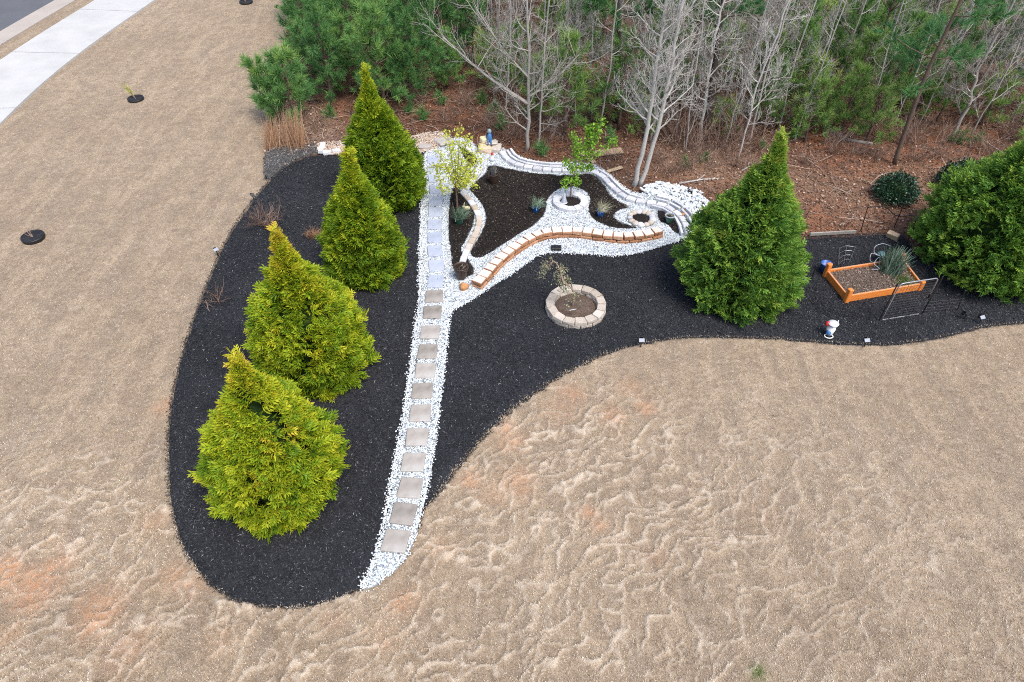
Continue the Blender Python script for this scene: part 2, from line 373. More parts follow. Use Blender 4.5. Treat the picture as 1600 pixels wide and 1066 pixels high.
mPineY = M_tint('olive_pine_needles', [(0, (.06, .14, .045)), (.4, (.15, .31, .085)), (.8, (.32, .47, .12)), (1, (.5, .5, .18))], .65, .3, trans=.25)
mBarkG = M_tint('pale_grey_bark', [(0, (.11, .095, .08)), (.5, (.34, .315, .28)), (1, (.60, .58, .54))], .9, .2, 22, .5, bmp=.5)
mBarkP = M_tint('pine_bark', [(0, (.045, .032, .026)), (.5, (.15, .105, .082)), (1, (.30, .215, .165))], .95, .15, 16, .6, bmp=.8)
mBarkD = M_tint('dark_bark', [(0, (.022, .018, .016)), (.5, (.07, .055, .048)), (1, (.17, .14, .12))], .95, .15, 16, .6, bmp=.8)
mTwig = M_tint('brown_twigs', [(0, (.10, .06, .045)), (.5, (.26, .17, .13)), (1, (.48, .36, .28))], .9, .2)
mDry = M_tint('dry_bunchgrass', [(0, (.28, .15, .08)), (.5, (.52, .31, .18)), (1, (.74, .53, .36))], .8, .2, trans=.15)
mYel = M_tint('young_yellow_leaves', [(0, (.30, .38, .04)), (.5, (.60, .66, .08)), (1, (.75, .75, .18))], .6, .3, trans=.35)
mLime = M_tint('young_green_leaves', [(0, (.08, .20, .02)), (.5, (.24, .46, .04)), (1, (.46, .66, .10))], .55, .35, trans=.35)
mWeep = M_tint('grey_green_leaves', [(0, (.17, .19, .10)), (.5, (.36, .37, .22)), (1, (.58, .56, .40))], .75, .25, trans=.2)
mHolly = M_tint('dark_glossy_leaves', [(0, (.008, .028, .014)), (.5, (.024, .075, .038)), (.85, (.07, .15, .085)), (1, (.30, .38, .32))], .35, .55)
mHerb = M_tint('blue_green_herb_leaves', [(0, (.07, .12, .075)), (.5, (.20, .29, .20)), (1, (.42, .50, .40))], .75, .25, trans=.15)
mGrassG = M_tint('fresh_green_grass', [(0, (.04, .12, .015)), (1, (.16, .34, .04))], .7, .25, trans=.2)
mBlkTan = M_stone('tan_wall_stone', [(.2, (.34, .285, .23)), (.5, (.53, .47, .40)), (.8, (.68, .63, .57))])
mBlkCream = M_stone('cream_block_top', [(.2, (.60, .50, .42)), (.5, (.76, .67, .60)), (.8, (.84, .78, .72))], .25, 30)
mBlkOrange = M_stone('terracotta_block_face', [(.2, (.21, .10, .055)), (.5, (.40, .205, .11)), (.8, (.58, .36, .23))], .35, 30, .7, .8)
mBlkGrey = M_stone('grey_wall_stone', [(.2, (.40, .41, .44)), (.5, (.60, .61, .64)), (.8, (.74, .745, .76))], .3)
mPavB = M_stone('blue_grey_paver', [(.2, (.33, .37, .46)), (.5, (.41, .455, .55)), (.8, (.49, .53, .62))], .2, 14, .4, .12)
mPavT = M_stone('tan_grey_paver', [(.28, (.21, .19, .165)), (.45, (.32, .295, .265)), (.56, (.38, .35, .315)), (.72, (.48, .46, .43))], .3, 7, .3, .15)
mSlate = M_stone('flat_slate', [(.2, (.36, .33, .30)), (.8, (.56, .52, .49))], .2, 14, .4, .3)
mRockO = M_stone('rusty_rock', [(.2, (.28, .13, .05)), (.5, (.52, .27, .12)), (.8, (.72, .48, .3))], .1, 18, .8, .8)
mRockT = M_stone('sandstone', [(.2, (.42, .28, .17)), (.5, (.62, .45, .3)), (.8, (.74, .62, .5))], .3, 12, .7, .5)
mWalk = M_concrete('pale_concrete', (.53, .525, .505)); mKerb = M_concrete('kerb_concrete', (.44, .39, .34), False)
mAsph = M_concrete('asphalt', (.125, .13, .14), False)
mOrW = M_plain('orange_painted_wood', (.80, .25, .05), .5, .4, 40, .12); mOrIn = M_plain('weathered_orange_wood', (.62, .32, .18), .8, .2, 40, .25)
mPotBr = M_plain('brown_glazed_pot', (.050, .030, .022), .4, .5); mPotBl = M_plain('cobalt_glazed_pot', (.012, .075, .26), .25, .6); mPotGr = M_plain('green_glazed_pot', (.025, .085, .055), .3, .55)
mBlack = M_plain('black_plastic', (.012, .012, .013), .5, .5); mBlkMet = M_plain('black_metal', (.018, .018, .02), .4, .5); mGreyMet = M_plain('grey_steel', (.33, .34, .36), .35, .5, metal=.6)
mWhite = M_plain('white_glaze', (.80, .82, .84), .4, .5); mRed = M_plain('red_glaze', (.52, .03, .03), .4, .5); mBlue = M_plain('blue_glaze', (.07, .20, .44), .45, .5)
mNavy = M_plain('navy_glaze', (.012, .02, .06), .4, .5); mPaleB = M_plain('blue_grey_glaze', (.27, .38, .44), .5, .4); mSkin = M_plain('buff_ceramic', (.72, .62, .38), .6, .3)
mWood = M_plain('raw_lumber', (.50, .37, .24), .85, .2, 22, .25); mGreyP = M_plain('grey_ceramic', (.42, .45, .52), .5, .4); mTeal = M_plain('teal_hose_plastic', (.10, .20, .23), .5, .4); mBlueP = M_plain('blue_plastic', (.03, .12, .42), .4, .5)

# ------------------------------------------------------------------ outlines (traced on the ground)
MULCH = catmull(pts([(520, 240), (478, 243), (440, 265), (420, 283), (398, 308), (375, 340), (350, 380), (330, 425), (310, 475), (292, 525), (277, 575), (267, 625), (261, 675), (260, 720), (263, 770), (271, 815), (286, 857), (308, 893), (338, 922), (372, 941), (420, 951), (480, 948), (530, 936), (565, 920), (610, 880), (650, 838), (662, 805), (690, 768), (722, 727), (760, 682), (800, 645), (850, 608), (900, 579), (950, 556), (1000, 541), (1060, 531), (1120, 529), (1200, 531), (1280, 536), (1350, 541), (1420, 537), (1480, 526), (1540, 513), (1600, 506), (1700, 500), (1900, 500), (1900, 420), (1700, 400), (1560, 395), (1460, 400), (1432, 402), (1418, 372), (1400, 364), (1335, 366), (1262, 370), (1180, 372), (1120, 350), (1085, 320), (1040, 300), (990, 300), (955, 285), (928, 262), (890, 257), (850, 257), (812, 250), (790, 240), (762, 236), (735, 224), (700, 215), (650, 215), (600, 225)]), 4)[:, :2]
def ragged(P, a, step=.08):
    P = resample(P, step, True); T = np.roll(P, -1, 0) - np.roll(P, 1, 0); T /= np.linalg.norm(T, axis=1)[:, None]; N = np.c_[T[:, 1], -T[:, 0]]
    rough = a * (1 + 2.2 * sstep(1.6, .6, np.hypot(P[:, 0] + .3, (P[:, 1] - 8.2) * .6)) * (P[:, 0] > -1.2))
    return P + N * (rough * 2 * (fbm(P[:, 0] * 7, P[:, 1] * 7, 41, 3) - .5))[:, None]
MULCH = ragged(MULCH, .022)
GRAV = catmull(pts([(668, 240), (662, 270), (659, 310), (657, 360), (655, 420), (655, 470), (648, 520), (641, 580), (632, 640), (621, 700), (610, 760), (599, 820), (585, 875), (563, 922), (590, 915), (625, 885), (646, 850), (660, 800), (672, 750), (681, 690), (690, 620), (697, 560), (702, 510), (708, 490), (730, 478), (752, 463), (770, 450), (800, 432), (830, 410), (850, 401), (870, 399), (920, 401), (960, 404), (1000, 398), (1040, 386), (1065, 379), (1088, 368), (1100, 345), (1085, 318), (1050, 298), (1015, 294), (1008, 306), (985, 303), (960, 284), (930, 262), (890, 258), (850, 258), (815, 250), (795, 240), (775, 232), (750, 240), (735, 224), (712, 219), (700, 226)]), 4)[:, :2]
BED_A = catmull(pts([(765, 262), (800, 268), (840, 275), (890, 277), (925, 276), (943, 290), (955, 308), (966, 318), (984, 328), (968, 333), (960, 343), (976, 353), (998, 361), (965, 362), (945, 357), (925, 346), (918, 330), (920, 314), (910, 301), (891, 296), (872, 301), (856, 316), (853, 335), (840, 352), (812, 371), (790, 385), (770, 398), (750, 408), (737, 405), (734, 396), (745, 378), (756, 355), (757, 338), (748, 318), (733, 302), (729, 296), (745, 285), (757, 274)]), 4)[:, :2]
BED_B = catmull(pts([(711, 292), (722, 302), (734, 318), (742, 333), (742, 350), (734, 372), (722, 394), (730, 404), (742, 425), (738, 436), (718, 439), (708, 425), (703, 400), (700, 370), (700, 340), (703, 312)]), 4)[:, :2]  # bulge around the lower brown pot is its shadow, laid as dark mulch
BED_C = catmull(pts([(714, 226), (728, 233), (742, 246), (747, 256), (738, 262), (724, 250)]), 4)[:, :2]
BED_D = catmull(pts([(1026, 334), (1044, 329), (1058, 338), (1064, 354), (1062, 371), (1050, 366), (1042, 356), (1030, 350)]), 4)[:, :2]
TANG = catmull(pts([(500, 228), (506, 243), (560, 246), (640, 243), (668, 240), (700, 226), (696, 214), (662, 213), (625, 224), (580, 234), (540, 227)]), 4)[:, :2]
OLDM = catmull(pts([(418, 238), (412, 262), (418, 284), (445, 262), (480, 244), (512, 238), (505, 226), (460, 228)]), 4)[:, :2]
FOREST = np.vstack([pts([(412, 262), (414, 225), (420, 190), (436, 130), (446, 60), (452, 0)])[:, :2], [[-8.5, 34], [-9, 60], [60, 60], [60, 9.0]], pts([(1900, 430), (1700, 420), (1560, 412), (1460, 415), (1440, 410), (1420, 385), (1400, 375), (1262, 380), (1150, 380), (1080, 340), (1040, 310), (990, 312), (955, 297), (928, 272), (850, 265), (790, 250), (735, 232), (700, 222), (600, 232), (510, 246), (450, 262)])[:, :2]])

CLAYS = [(60, 905, .5, 1), (55, 935, .4, .9), (150, 960, .45, .9), (10, 898, .35, 1), (255, 635, .25, .7), (20, 985, .3, .5), (240, 815, .3, .5), (275, 900, .3, .6), (300, 915, .3, .5), (200, 1010, .4, .5), (800, 690, .25, .7), (735, 752, .22, .9), (812, 755, .35, .7), (775, 770, .35, .5), (920, 802, .18, 1), (938, 820, .22, .6), (955, 650, .3, .7), (1010, 640, .2, .8), (895, 615, .28, .7), (880, 640, .4, .5), (985, 605, .35, .5), (1025, 870, .2, .4), (835, 600, .3, .4), (630, 940, .25, .7), (600, 1000, .3, .4), (690, 860, .3, .35), (520, 970, .2, .4), (345, 1000, .3, .35), (1190, 800, .3, .2), (700, 720, .2, .6), (790, 668, .2, .7)]
def lawn_fields(x, y):
    wx = x + .55 * (fbm(x * .9, y * .9, 3, 3) - .5) * 2; wy = y + .55 * (fbm(x * .9, y * .9, 9, 3) - .5) * 2
    wx2 = wx + .12 * (fbm(x * 5, y * 5, 5, 2) - .5); wy2 = wy + .20 * (fbm(x * 4, y * 4, 6, 2) - .5)
    ridge = 0; hgt = 0
    for k, (dx, dy, per, amp, cw_, fr) in enumerate([(-.66, .75, .46, 1.0, .040, 1.6), (-.50, .86, .30, .9, .055, 2.4), (-.75, .66, .19, .6, .09, 3.6)]):
        s = (wx2 * dx + wy2 * dy) / per + 1.75 * fbm(x * fr, y * fr, 20 + k, 3) + .5 * fbm(x * 5, y * 5, 25 + k, 2)
        f = s - np.floor(s); gate = sstep(.43, .56, fbm(x * fr * .9 + np.floor(s) * 3.1, y * fr * .9, 30 + k, 2))
        crest = np.exp(-(np.where(f < .5, (f - .5) * .6, (f - .5) * 1.5) / cw_) ** 2)
        ridge = np.maximum(ridge, crest * gate * amp); hgt = np.maximum(hgt, (crest + .18 * np.where(f < .5, f * 2, 0)) * gate * amp * .036)
    # where the thatch is rumpled: foreground; smooth towards the back and right
    m = sstep(8.6, 5.8, y + .25 * np.abs(x - 1.0) * (x > 1)) * sstep(7.5, 5.5, x + .5 * (y - 4)) * np.where(x < -2.6, sstep(6.6, 5.0, y), 1)
    m = m * (1 - .55 * sstep(1.5, 4.5, x)); m = np.clip(m + .10 * sstep(9.5, 7, y), 0, 1)
    clay = 0; wb = .40 + .75 * fbm(x * 2.6, y * 2.6, 44, 4)
    for px, py, r, s in CLAYS:
        c = g(px, py); clay = np.maximum(clay, s * np.exp(-((x - c[0]) ** 2 + (y - c[1]) ** 2) / (r * wb) ** 2))
    gr = g(1185, 1052); green = np.exp(-((x - gr[0]) ** 2 + (y - gr[1]) ** 2) / .01)
    z = hgt * m + .05 * (fbm(x * .6, y * .6, 12, 3) - .5) + .030 * (fbm(x * 8, y * 8, 15, 3) - .5) * (.45 + .55 * m)
    return z, ridge * m, clay, green
# lawn: one sheet to the horizon, fine where it is near
xs = np.r_[-300, -150, -80, -45, np.arange(-28, -8.5, .35), np.arange(-8.4, 8.4, .025), np.arange(8.5, 28, .35), 45, 80, 150, 300]
ys = np.r_[-300, -120, -50, -20, -8, -2, np.arange(0, 2.4, .3), np.arange(2.5, 8.2, .025), np.arange(8.25, 9.6, .05), np.arange(9.7, 14, .12), np.arange(14.2, 34, .35), 45, 80, 150, 300]
X, Y = np.meshgrid(xs, ys); xf, yf = X.ravel(), Y.ravel(); P2 = np.c_[xf, yf]
z, ridge, clay, green = lawn_fields(xf, yf)
near = (np.abs(xf) < 60) & (yf > 1) & (yf < 62); ins = np.zeros(len(xf), bool)
ni = np.where(near)[0]; a1 = inpoly(P2[ni], MULCH); d1 = edgedist(P2[ni], MULCH); a2 = inpoly(P2[ni], FOREST); d2 = edgedist(P2[ni], FOREST)
dd = np.maximum(np.where(a1, d1, -d1), np.where(a2, d2, -d2)); z[ni] -= .14 * sstep(.0, .10, dd); z[ni] += .012 * np.exp(-(dd / .12) ** 2) * (dd < 0.02)
# the road and walk in the far left corner lie on levelled ground
ROAD_R = catmull(np.array([[-9.6, 60], [-10.4, 45], [-11.4, 34], [-12.4, 25.4], [-12.9, 20], [-12.8, 16], [-12.2, 11], [-11.0, 6], [-9, 1]]), 6, False)
def offs(P, d):
    T = np.gradient(P, axis=0); T /= np.linalg.norm(T, axis=1)[:, None]; return P + np.c_[T[:, 1], -T[:, 0]] * d
nx = len(xs); ny = len(ys); ii = np.arange(ny - 1)[:, None] * nx; jj = np.arange(nx - 1)[None]
F = np.stack([ii + jj, ii + jj + 1, ii + jj + nx + 1, ii + jj + nx], -1).reshape(-1, 4)
o = link('lawn', mesh_np('lawn', np.c_[xf, yf, z], F, mLawn, smooth=True, extra={'ridge': ridge, 'clay': clay, 'green': green})); o['kind'] = 'structure'
def lawn_z(P): return lawn_fields(P[:, 0], P[:, 1])[0]

def zf_forest(x, y): return .02 + .10 * (fbm(x * .5, y * .5, 50, 4) - .4) * sstep(0, 2, np.minimum(y - 12.5, 9)) + .02 * fbm(x * 4, y * 4, 51, 2)
def f_clay(x, y):
    c = 0
    for px, py, r, s in [(1200, 300, .9, .8), (1290, 340, 1.0, .9), (1300, 235, 1.2, 1), (1340, 260, 1, .8), (1480, 250, 1.4, .9), (1230, 345, .8, 1), (1390, 340, .8, .8), (1560, 215, 1.4, .8), (880, 225, 1.0, .6), (810, 215, .9, .5), (700, 175, 1.2, .6), (545, 175, .8, .6), (1100, 270, .8, .6), (730, 215, .7, .8), (1000, 250, 1, .5)]:
        a = g(px, py); c = np.maximum(c, s * np.exp(-((x - a[0]) ** 2 + (y - a[1]) ** 2) / r ** 2))
    return c
def f_dry(x, y):
    c = 0
    for px, py, r, s in [(460, 210, 1.2, 1), (480, 230, .8, 1), (1100, 260, 1.2, .8), (1250, 290, 1.0, .6), (1330, 310, 1.4, .6), (1180, 270, 1.2, .7), (1450, 290, 1.2, .6), (960, 270, .8, .4)]:
        a = g(px, py); c = np.maximum(c, s * np.exp(-((x - a[0]) ** 2 + (y - a[1]) ** 2) / r ** 2))
    return c
o = sheet('forest_floor', FOREST, .3, zf_forest, mForest, .3, .05, {'clay': f_clay, 'dry': f_dry}); o['kind'] = 'structure'
def zf_m(x, y): return .035 + .03 * (fbm(x * 1.5, y * 1.5, 60, 3) - .5) + .03 * (fbm(x * 9, y * 9, 61, 2) - .5)
def zf_g(x, y): return .062 + .02 * (fbm(x * 3, y * 3, 63, 2) - .5)
def zf_b(x, y): return .085 + .03 * (fbm(x * 6, y * 6, 64, 2) - .5)
o = sheet('mulch_bed', MULCH, .075, zf_m, mMulch, .14, .07); o['kind'] = 'structure'
gravel = sheet('gravel_path', GRAV, .07, zf_g, mGravB, .06, .05); gravel['kind'] = 'structure'
for P in (BED_A, BED_B, BED_C, BED_D): o = sheet('planting_bed', P, .06, zf_b, mBrown, .05, .04); o['kind'] = 'structure'
o = sheet('tan_gravel_patch', TANG, .09, lambda x, y: zf_g(x, y) + .006, mTanG, .08, .05); o['kind'] = 'structure'
o = sheet('weathered_mulch_patch', OLDM, .08, lambda x, y: zf_m(x, y) + .03, mOldM, .1, .07); o['kind'] = 'structure'

# ------------------------------------------------------------------ road, kerb, sidewalk
def strip(name, L, Rr, z, thick, mat, parent=None, a=0, b=None):
    b = len(L) if b is None else b; L = L[a:b]; Rr = Rr[a:b]; n = len(L)
    V = np.vstack([np.c_[L, np.full(n, z)], np.c_[Rr, np.full(n, z)], np.c_[L, np.full(n, z - thick)], np.c_[Rr, np.full(n, z - thick)]])
    F = [];
    for i in range(n - 1):
        F += [[i, i + 1, n + i + 1, n + i], [2 * n + i, n * 2 + i + 1, i + 1, i], [n + i, n + i + 1, 3 * n + i + 1, 3 * n + i]]
    F += [[0, n, 3 * n, 2 * n], [n - 1, 3 * n - 1, 4 * n - 1, 2 * n - 1]]
    F = np.array(F)
    return link(name, mesh_np(name, V, F[:, ::-1], mat), parent)
WR = resample(ROAD_R, .30)                       # lawn side of the walk
wl = offs(WR, 2.05); kr = offs(WR, 2.75); kl = offs(WR, 3.45); rl = offs(WR, 11)
walk = link('sidewalk', None); walk['kind'] = 'structure'
n = len(WR); k = 0; seg = 13
while k + 1 < n:
    e = min(k + seg, n); L = wl[k:e].copy(); Q = WR[k:e].copy()
    def shrink(A):
        A = A.copy(); d0 = A[1] - A[0]; d1 = A[-2] - A[-1]; A[0] += d0 / np.linalg.norm(d0) * .014; A[-1] += d1 / np.linalg.norm(d1) * .014; return A
    if e - k > 2: strip('concrete_panel', shrink(L), shrink(Q), .055 + R.uniform(-.002, .002), .15, mWalk, walk)
    k = e - 1
kerb = link('kerb', None); kerb['kind'] = 'structure'; k = 0
while k + 1 < n:
    e = min(k + 14, n)
    if e - k > 2: strip('kerb_section', shrink(kl[k:e]), shrink(kr[k:e]), .045, .2, mKerb, kerb)
    k = e - 1
o = strip('road', rl, offs(WR, 3.44), .028, .2, mAsph); o['kind'] = 'structure'

# ------------------------------------------------------------------ ground cover scatter (stuff)
def stuff(name, label, cat, V, F, T, mat):
    o = link(name, mesh_np(name, V, F, mat, T)); o['kind'] = 'stuff'; tag(o, label, cat); return o
def chip_templates(n=5, l=.055, w=.008):
    out = []
    for k in range(n):
        L = l * R.uniform(.6, 1.4); b = R.uniform(-.35, .35) * L; ww = w * R.uniform(.7, 1.5)
        V = np.array([[-L / 2, -ww / 2, 0], [-b * .1, b * .5 - ww / 2, .008], [L / 2, 0, .003], [b * .1, b * .5 + ww / 2, .010]])
        out.append((V, np.array([[0, 1, 3], [1, 2, 3]]), None))
    return out
def lay(n, tilt=.25, smin=.7, smax=1.4):
    D = np.c_[R.randn(n, 2) * tilt, np.ones(n)]; return frame(D, roll=R.uniform(0, 6.28, n)) * R.uniform(smin, smax, n)[:, None, None]
def chips(name, label, poly, dens, zf, mat, excl=(), light=.07, l=.055, w=.008, spill=.0, cat='mulch', expand=0.0):
    n = int(area(poly) * dens); P = sample_poly(poly, n)
    for e in excl: P = P[~inpoly(P, e)]
    if expand:
        E = resample(poly, .012, True); E = E[(E[:, 1] < 14)]; E = E + R.randn(len(E), 2) * expand; P = np.vstack([P, E])
    P = P[(P[:, 0] > -12) & (P[:, 0] < 13.5)]; n = len(P); z = zf(P[:, 0], P[:, 1]) + R.uniform(.0, .016, n)
    z -= .05 * (1 - sstep(0, .12, edgedist(P, poly))) * .8
    z = np.maximum(z, .012)
    t = np.clip(R.beta(1.6, 2.6, n) * .9 + .30 * (fbm(P[:, 0] * .8, P[:, 1] * .8, 90, 4) - .5), 0, .9); t = np.where(R.rand(n) < light, R.uniform(.85, 1.0, n), t)
    tm = chip_templates(6, l, w); V, F, T = scatter(tm, R.randint(0, 6, n), lay(n, .35), np.c_[P, z], t)
    return stuff(name, label, cat, V, F, T, mat)
chips('shredded_mulch', 'shredded black bark mulch covering the curved garden bed', MULCH, 3000, zf_m, mChip, (GRAV, TANG, OLDM), .025, .042, .0075, expand=.018)
for k, (P, nm) in enumerate([(BED_A, 'brown black mulch in the winding bed around the glazed pots'), (BED_B, 'dark mulch in the narrow bed under the yellow sapling, including a painted pot shadow'), (BED_C, 'dark mulch in the small wedge behind the yellow sapling'), (BED_D, 'brown mulch around the far green pot')]):
    chips('bark_mulch', nm, P, 3300, zf_b, mChipB, (), .05, .038, .007)
chips('weathered_mulch', 'faded grey mulch beside the clump of dry grass', OLDM, 2200, lambda x, y: zf_m(x, y) + .03, mChipG, (), .1, .06, .009)
def pebbles(name, label, poly, dens, zf, mat, excl, s=.0115, cat='gravel', edge=.02):
    n = int(area(poly) * dens); P = sample_poly(poly, n)
    if edge:
        E = resample(poly, .012, True) ; P = np.vstack([P, E + R.randn(len(E), 2) * edge])
    for e, m in excl:
        i = inpoly(P, e); P = P[~(i & (edgedist(P, e) > m))]
    n = len(P); v, f = ICO1; tm = []
    bm = bmesh.new(); bmesh.ops.create_icosphere(bm, subdivisions=1, radius=1); bmesh.ops.delete(bm, geom=[x for x in bm.verts if x.co.z < -.6], context='VERTS')
    bm.verts.index_update(); v = np.array([a.co[:] for a in bm.verts]); f = np.array([[a.index for a in q_.verts] for q_ in bm.faces]); bm.free()
    for k in range(5): tm.append((v * (1 + R.uniform(-.28, .28, v.shape)), f, None))
    S = s * R.uniform(.6, 1.35, (n, 3)) * np.array([1.15, .9, .62]); M = rotz(R.uniform(0, 6.28, n)) * S[:, None, :]
    D = frame(np.c_[R.randn(n, 2) * .3, np.ones(n)]); M = D @ M
    t = np.clip(R.normal(.55, .17, n), 0, .85); t = np.where(R.rand(n) < .02, 1.0, t)
    z = zf(P[:, 0], P[:, 1]) + s * R.uniform(-.1, .8, n)
    V, F, T = scatter(tm, R.randint(0, 5, n), M, np.c_[P, z], t); return stuff(name, label, cat, V, F, T, mat)
pebbles('white_gravel', 'crushed white stone filling the path and winding walkway', GRAV, 4200, zf_g, mPeb, [(BED_A, .012), (BED_B, .012), (BED_C, .01), (BED_D, .012), (TANG, .03)])
pebbles('tan_gravel', 'tan and rusty pebbles at the head of the path', TANG, 1300, lambda x, y: zf_g(x, y) + .01, mTanPeb, [], .018, edge=.03)
wr = catmull(pts([(1008, 303), (1018, 294), (1036, 293), (1062, 299), (1090, 308), (1102, 328), (1095, 345), (1080, 335), (1060, 322), (1035, 312)]), 4)[:, :2]
pebbles('rubble_stones', 'loose white rubble heaped behind the low grey wall', wr, 420, lambda x, y: zf_g(x, y) + .02, mPeb, [], .036, cat='rubble', edge=.04)
chips('stray_shreds', 'stray bits of black mulch lying on the white gravel', GRAV, 130, lambda x, y: zf_g(x, y) + .012, mChip, (), .0, .035, .008)
# straw blades over the near lawn
n = 200000; U = R.rand(n); py = 1100 - 700 * U ** 1.2; px = R.uniform(-60, 1660, n)
u = (px - 800) / FPX; v = (py - 533) / FPX; t = H / (ST + v * CT); P = np.c_[t * u, t * (CT - v * ST)]
P = P[~inpoly(P, MULCH) & ~inpoly(P, FOREST)]; E = resample(MULCH, .010, True); E = E[(E[:, 1] < 11)]; E = np.vstack([E + R.randn(len(E), 2) * .02, E + R.randn(len(E), 2) * .02, E[(E[:, 0] > -1) & (E[:, 0] < 1.6)].repeat(3, 0) + R.randn(3 * int(((E[:, 0] > -1) & (E[:, 0] < 1.6)).sum()), 2) * .045]); P = np.vstack([P, E]); n = len(P)
zz, rg, cl, _ = lawn_fields(P[:, 0], P[:, 1]); keep = R.rand(n) > cl * .6; P = P[keep]; zz = zz[keep]; rg = rg[keep]; n = len(P)
bl = np.array([[-.0028, 0, 0], [.0028, 0, 0], [0, .024, .009]]); bt = [(bl, np.array([[0, 1, 2]]), None)]
M = rotz(R.normal(.5, 1.3, n)) @ frame(np.c_[R.randn(n, 2) * .35, np.ones(n)]) * R.uniform(.5, 1.3, n)[:, None, None]
t = np.clip(-.16 + .7 * fbm(P[:, 0] * 1.1, P[:, 1] * 1.1, 70, 3) + .75 * fbm(P[:, 0] * 7, P[:, 1] * 7, 75, 3) + R.randn(n) * .24 + rg * .5, 0, .93)
V, F, T = scatter(bt, np.zeros(n, int), M, np.c_[P, np.where(inpoly(P, MULCH), .03, np.maximum(zz, -.02)) + .004], t)
stuff('dry_grass_blades', 'matted straw coloured dormant grass of the lawn', 'grass', V, F, T, mStraw)
# fallen leaves and pine straw under the wood
def leafT():
    out = []
    for k in range(4):
        L = .036 * R.uniform(.7, 1.3); w = L * R.uniform(.3, .5)
        out.append((np.array([[0, 0, 0], [L * .5, w, .012 * R.rand()], [L, 0, .01], [L * .5, -w, .014 * R.rand()]]), np.array([[0, 3, 1], [3, 2, 1]]), None))
    return out
n = 75000; U = R.rand(n); py = -60 + 490 * U ** 1.0; px = R.uniform(380, 1700, n); u = (px - 800) / FPX; v = (py - 533) / FPX; t = H / (ST + v * CT); P = np.c_[t * u, t * (CT - v * ST)]
P = P[inpoly(P, FOREST) & ~inpoly(P, MULCH)]; P = P[P[:, 1] < 40]; n = len(P)
t = np.clip(R.beta(2, 2.3, n) + .3 * f_dry(P[:, 0], P[:, 1]), 0, 1)
sc_ = (1 + (P[:, 1] - 14).clip(0) * .05)
V, F, T = scatter(leafT(), R.randint(0, 4, n), lay(n, .45) * sc_[:, None, None], np.c_[P, zf_forest(P[:, 0], P[:, 1]) + .012 + .02 * R.rand(n)], t)
stuff('leaf_litter', 'reddish brown fallen leaves and pine straw under the trees', 'leaf litter', V, F, T, mLeafL)
n = 3500; P = sample_poly(np.array([[-7, 14], [-8, 26], [20, 26], [16, 11], [8, 11], [4, 13]]), n); P = P[inpoly(P, FOREST) & ~inpoly(P, MULCH)]; n = len(P)
st = np.array([[-.2, -.004, 0], [-.2, .004, 0], [0, .03, .02], [0, .022, .02], [.2, .0, .005], [.2, .006, .005]])
V, F, T = scatter([(st, np.array([[0, 3, 1], [1, 3, 2], [3, 4, 2], [2, 4, 5]]), None)], np.zeros(n, int), lay(n, .12, .4, 1.8), np.c_[P, zf_forest(P[:, 0], P[:, 1]) + .03], R.uniform(.2, 1, n))
stuff('fallen_twigs', 'thin dead twigs scattered over the leaf litter', 'twigs', V, F, T, mStick)

# ------------------------------------------------------------------ stepping stones (pieces of the path)
def stone_var(mat, k, s=(.29, .335, .05)):
    return bm_mesh(bevbox(s, .010, .004, k), 'stepping_stone', mat)
mBlkMix = M_stone('mixed_edging_stone', [(.2, (.44, .35, .26)), (.42, (.56, .50, .44)), (.55, (.58, .59, .62)), (.8, (.72, .73, .76))], .55)
pb = [stone_var(mPavB, k) for k in range(3)]; pt_ = [stone_var(mPavT, 10 + k, (.315, .315, .05)) for k in range(3)]
SS = [(677, 249), (678, 263), (679.5, 278.3), (681, 295.7), (680.6, 313.2), (680, 331), (679, 350.4), (679, 370.6), (679.7, 391.8), (681.4, 414.9), (680.5, 439), (678.3, 462.7), (675.5, 488), (672.2, 519.1), (668, 549), (664.5, 579.3), (660.2, 610.5), (656.6, 645.3), (651.5, 683), (646.1, 722.2), (640.7, 762), (630.2, 802.9), (618.4, 845)]
for i, (px, py) in enumerate(SS):
    a = g(px, py, .09); b = g(*SS[min(i + 1, len(SS) - 1)]); c = g(*SS[max(i - 1, 0)]); rz = math.atan2((c - b)[1], (c - b)[0]) - math.pi / 2
    me = pb[i % 3] if i < 11 else pt_[i % 3]
    o = link('stepping_stone', me, gravel, (a[0], a[1], .048 + (.006 if i > 10 else 0)), rz + R.uniform(-.04, .04))

# ------------------------------------------------------------------ block walls and rings
def wall_blocks(parent, path, L, D, h, z0, mats, topmat=None, gap=.008, off=0.0, vseed=0, jit=.004, phase=0.0, end=None, closed=False, taper=0.0, bev=.012):
    P = resample(path, L, closed); T = np.roll(P, -1, 0) - P
    if not closed: P2_ = (P[1:] + P[:-1]) / 2; T = P[1:] - P[:-1]; P = P2_
    else: P = P + T / 2
    meshes = [bm_mesh(bevbox((L - gap, D, h), bev, jit, vseed + k, taper), 'block', mats, topmat=topmat) for k in range(4)]
    for i in range(len(P)):
        a = math.atan2(T[i][1], T[i][0]); ln = np.linalg.norm(T[i]); nrm = np.array([-math.sin(a), math.cos(a)])
        p = P[i] + nrm * off
        o = link('block', meshes[R.randint(4)], parent, (p[0], p[1], z0 + R.uniform(-.002, .002)), a + R.uniform(-.03, .03)); o.scale = (ln / L, 1, 1)
cw = catmull(pts([(745, 446), (760, 430), (778, 411), (800, 392), (825, 376), (850, 366), (880, 363), (912, 364), (945, 369), (975, 372), (1005, 369), (1033, 362)], .14), 6, False)[:, :2]
w = thing('retaining_wall', 'low curved wall of cream topped blocks with rusty orange faces beside the white gravel', 'garden wall')
wall_blocks(w, cw, .235, .20, .075, .05, [mBlkOrange], None, .008, 0, 1, .007)
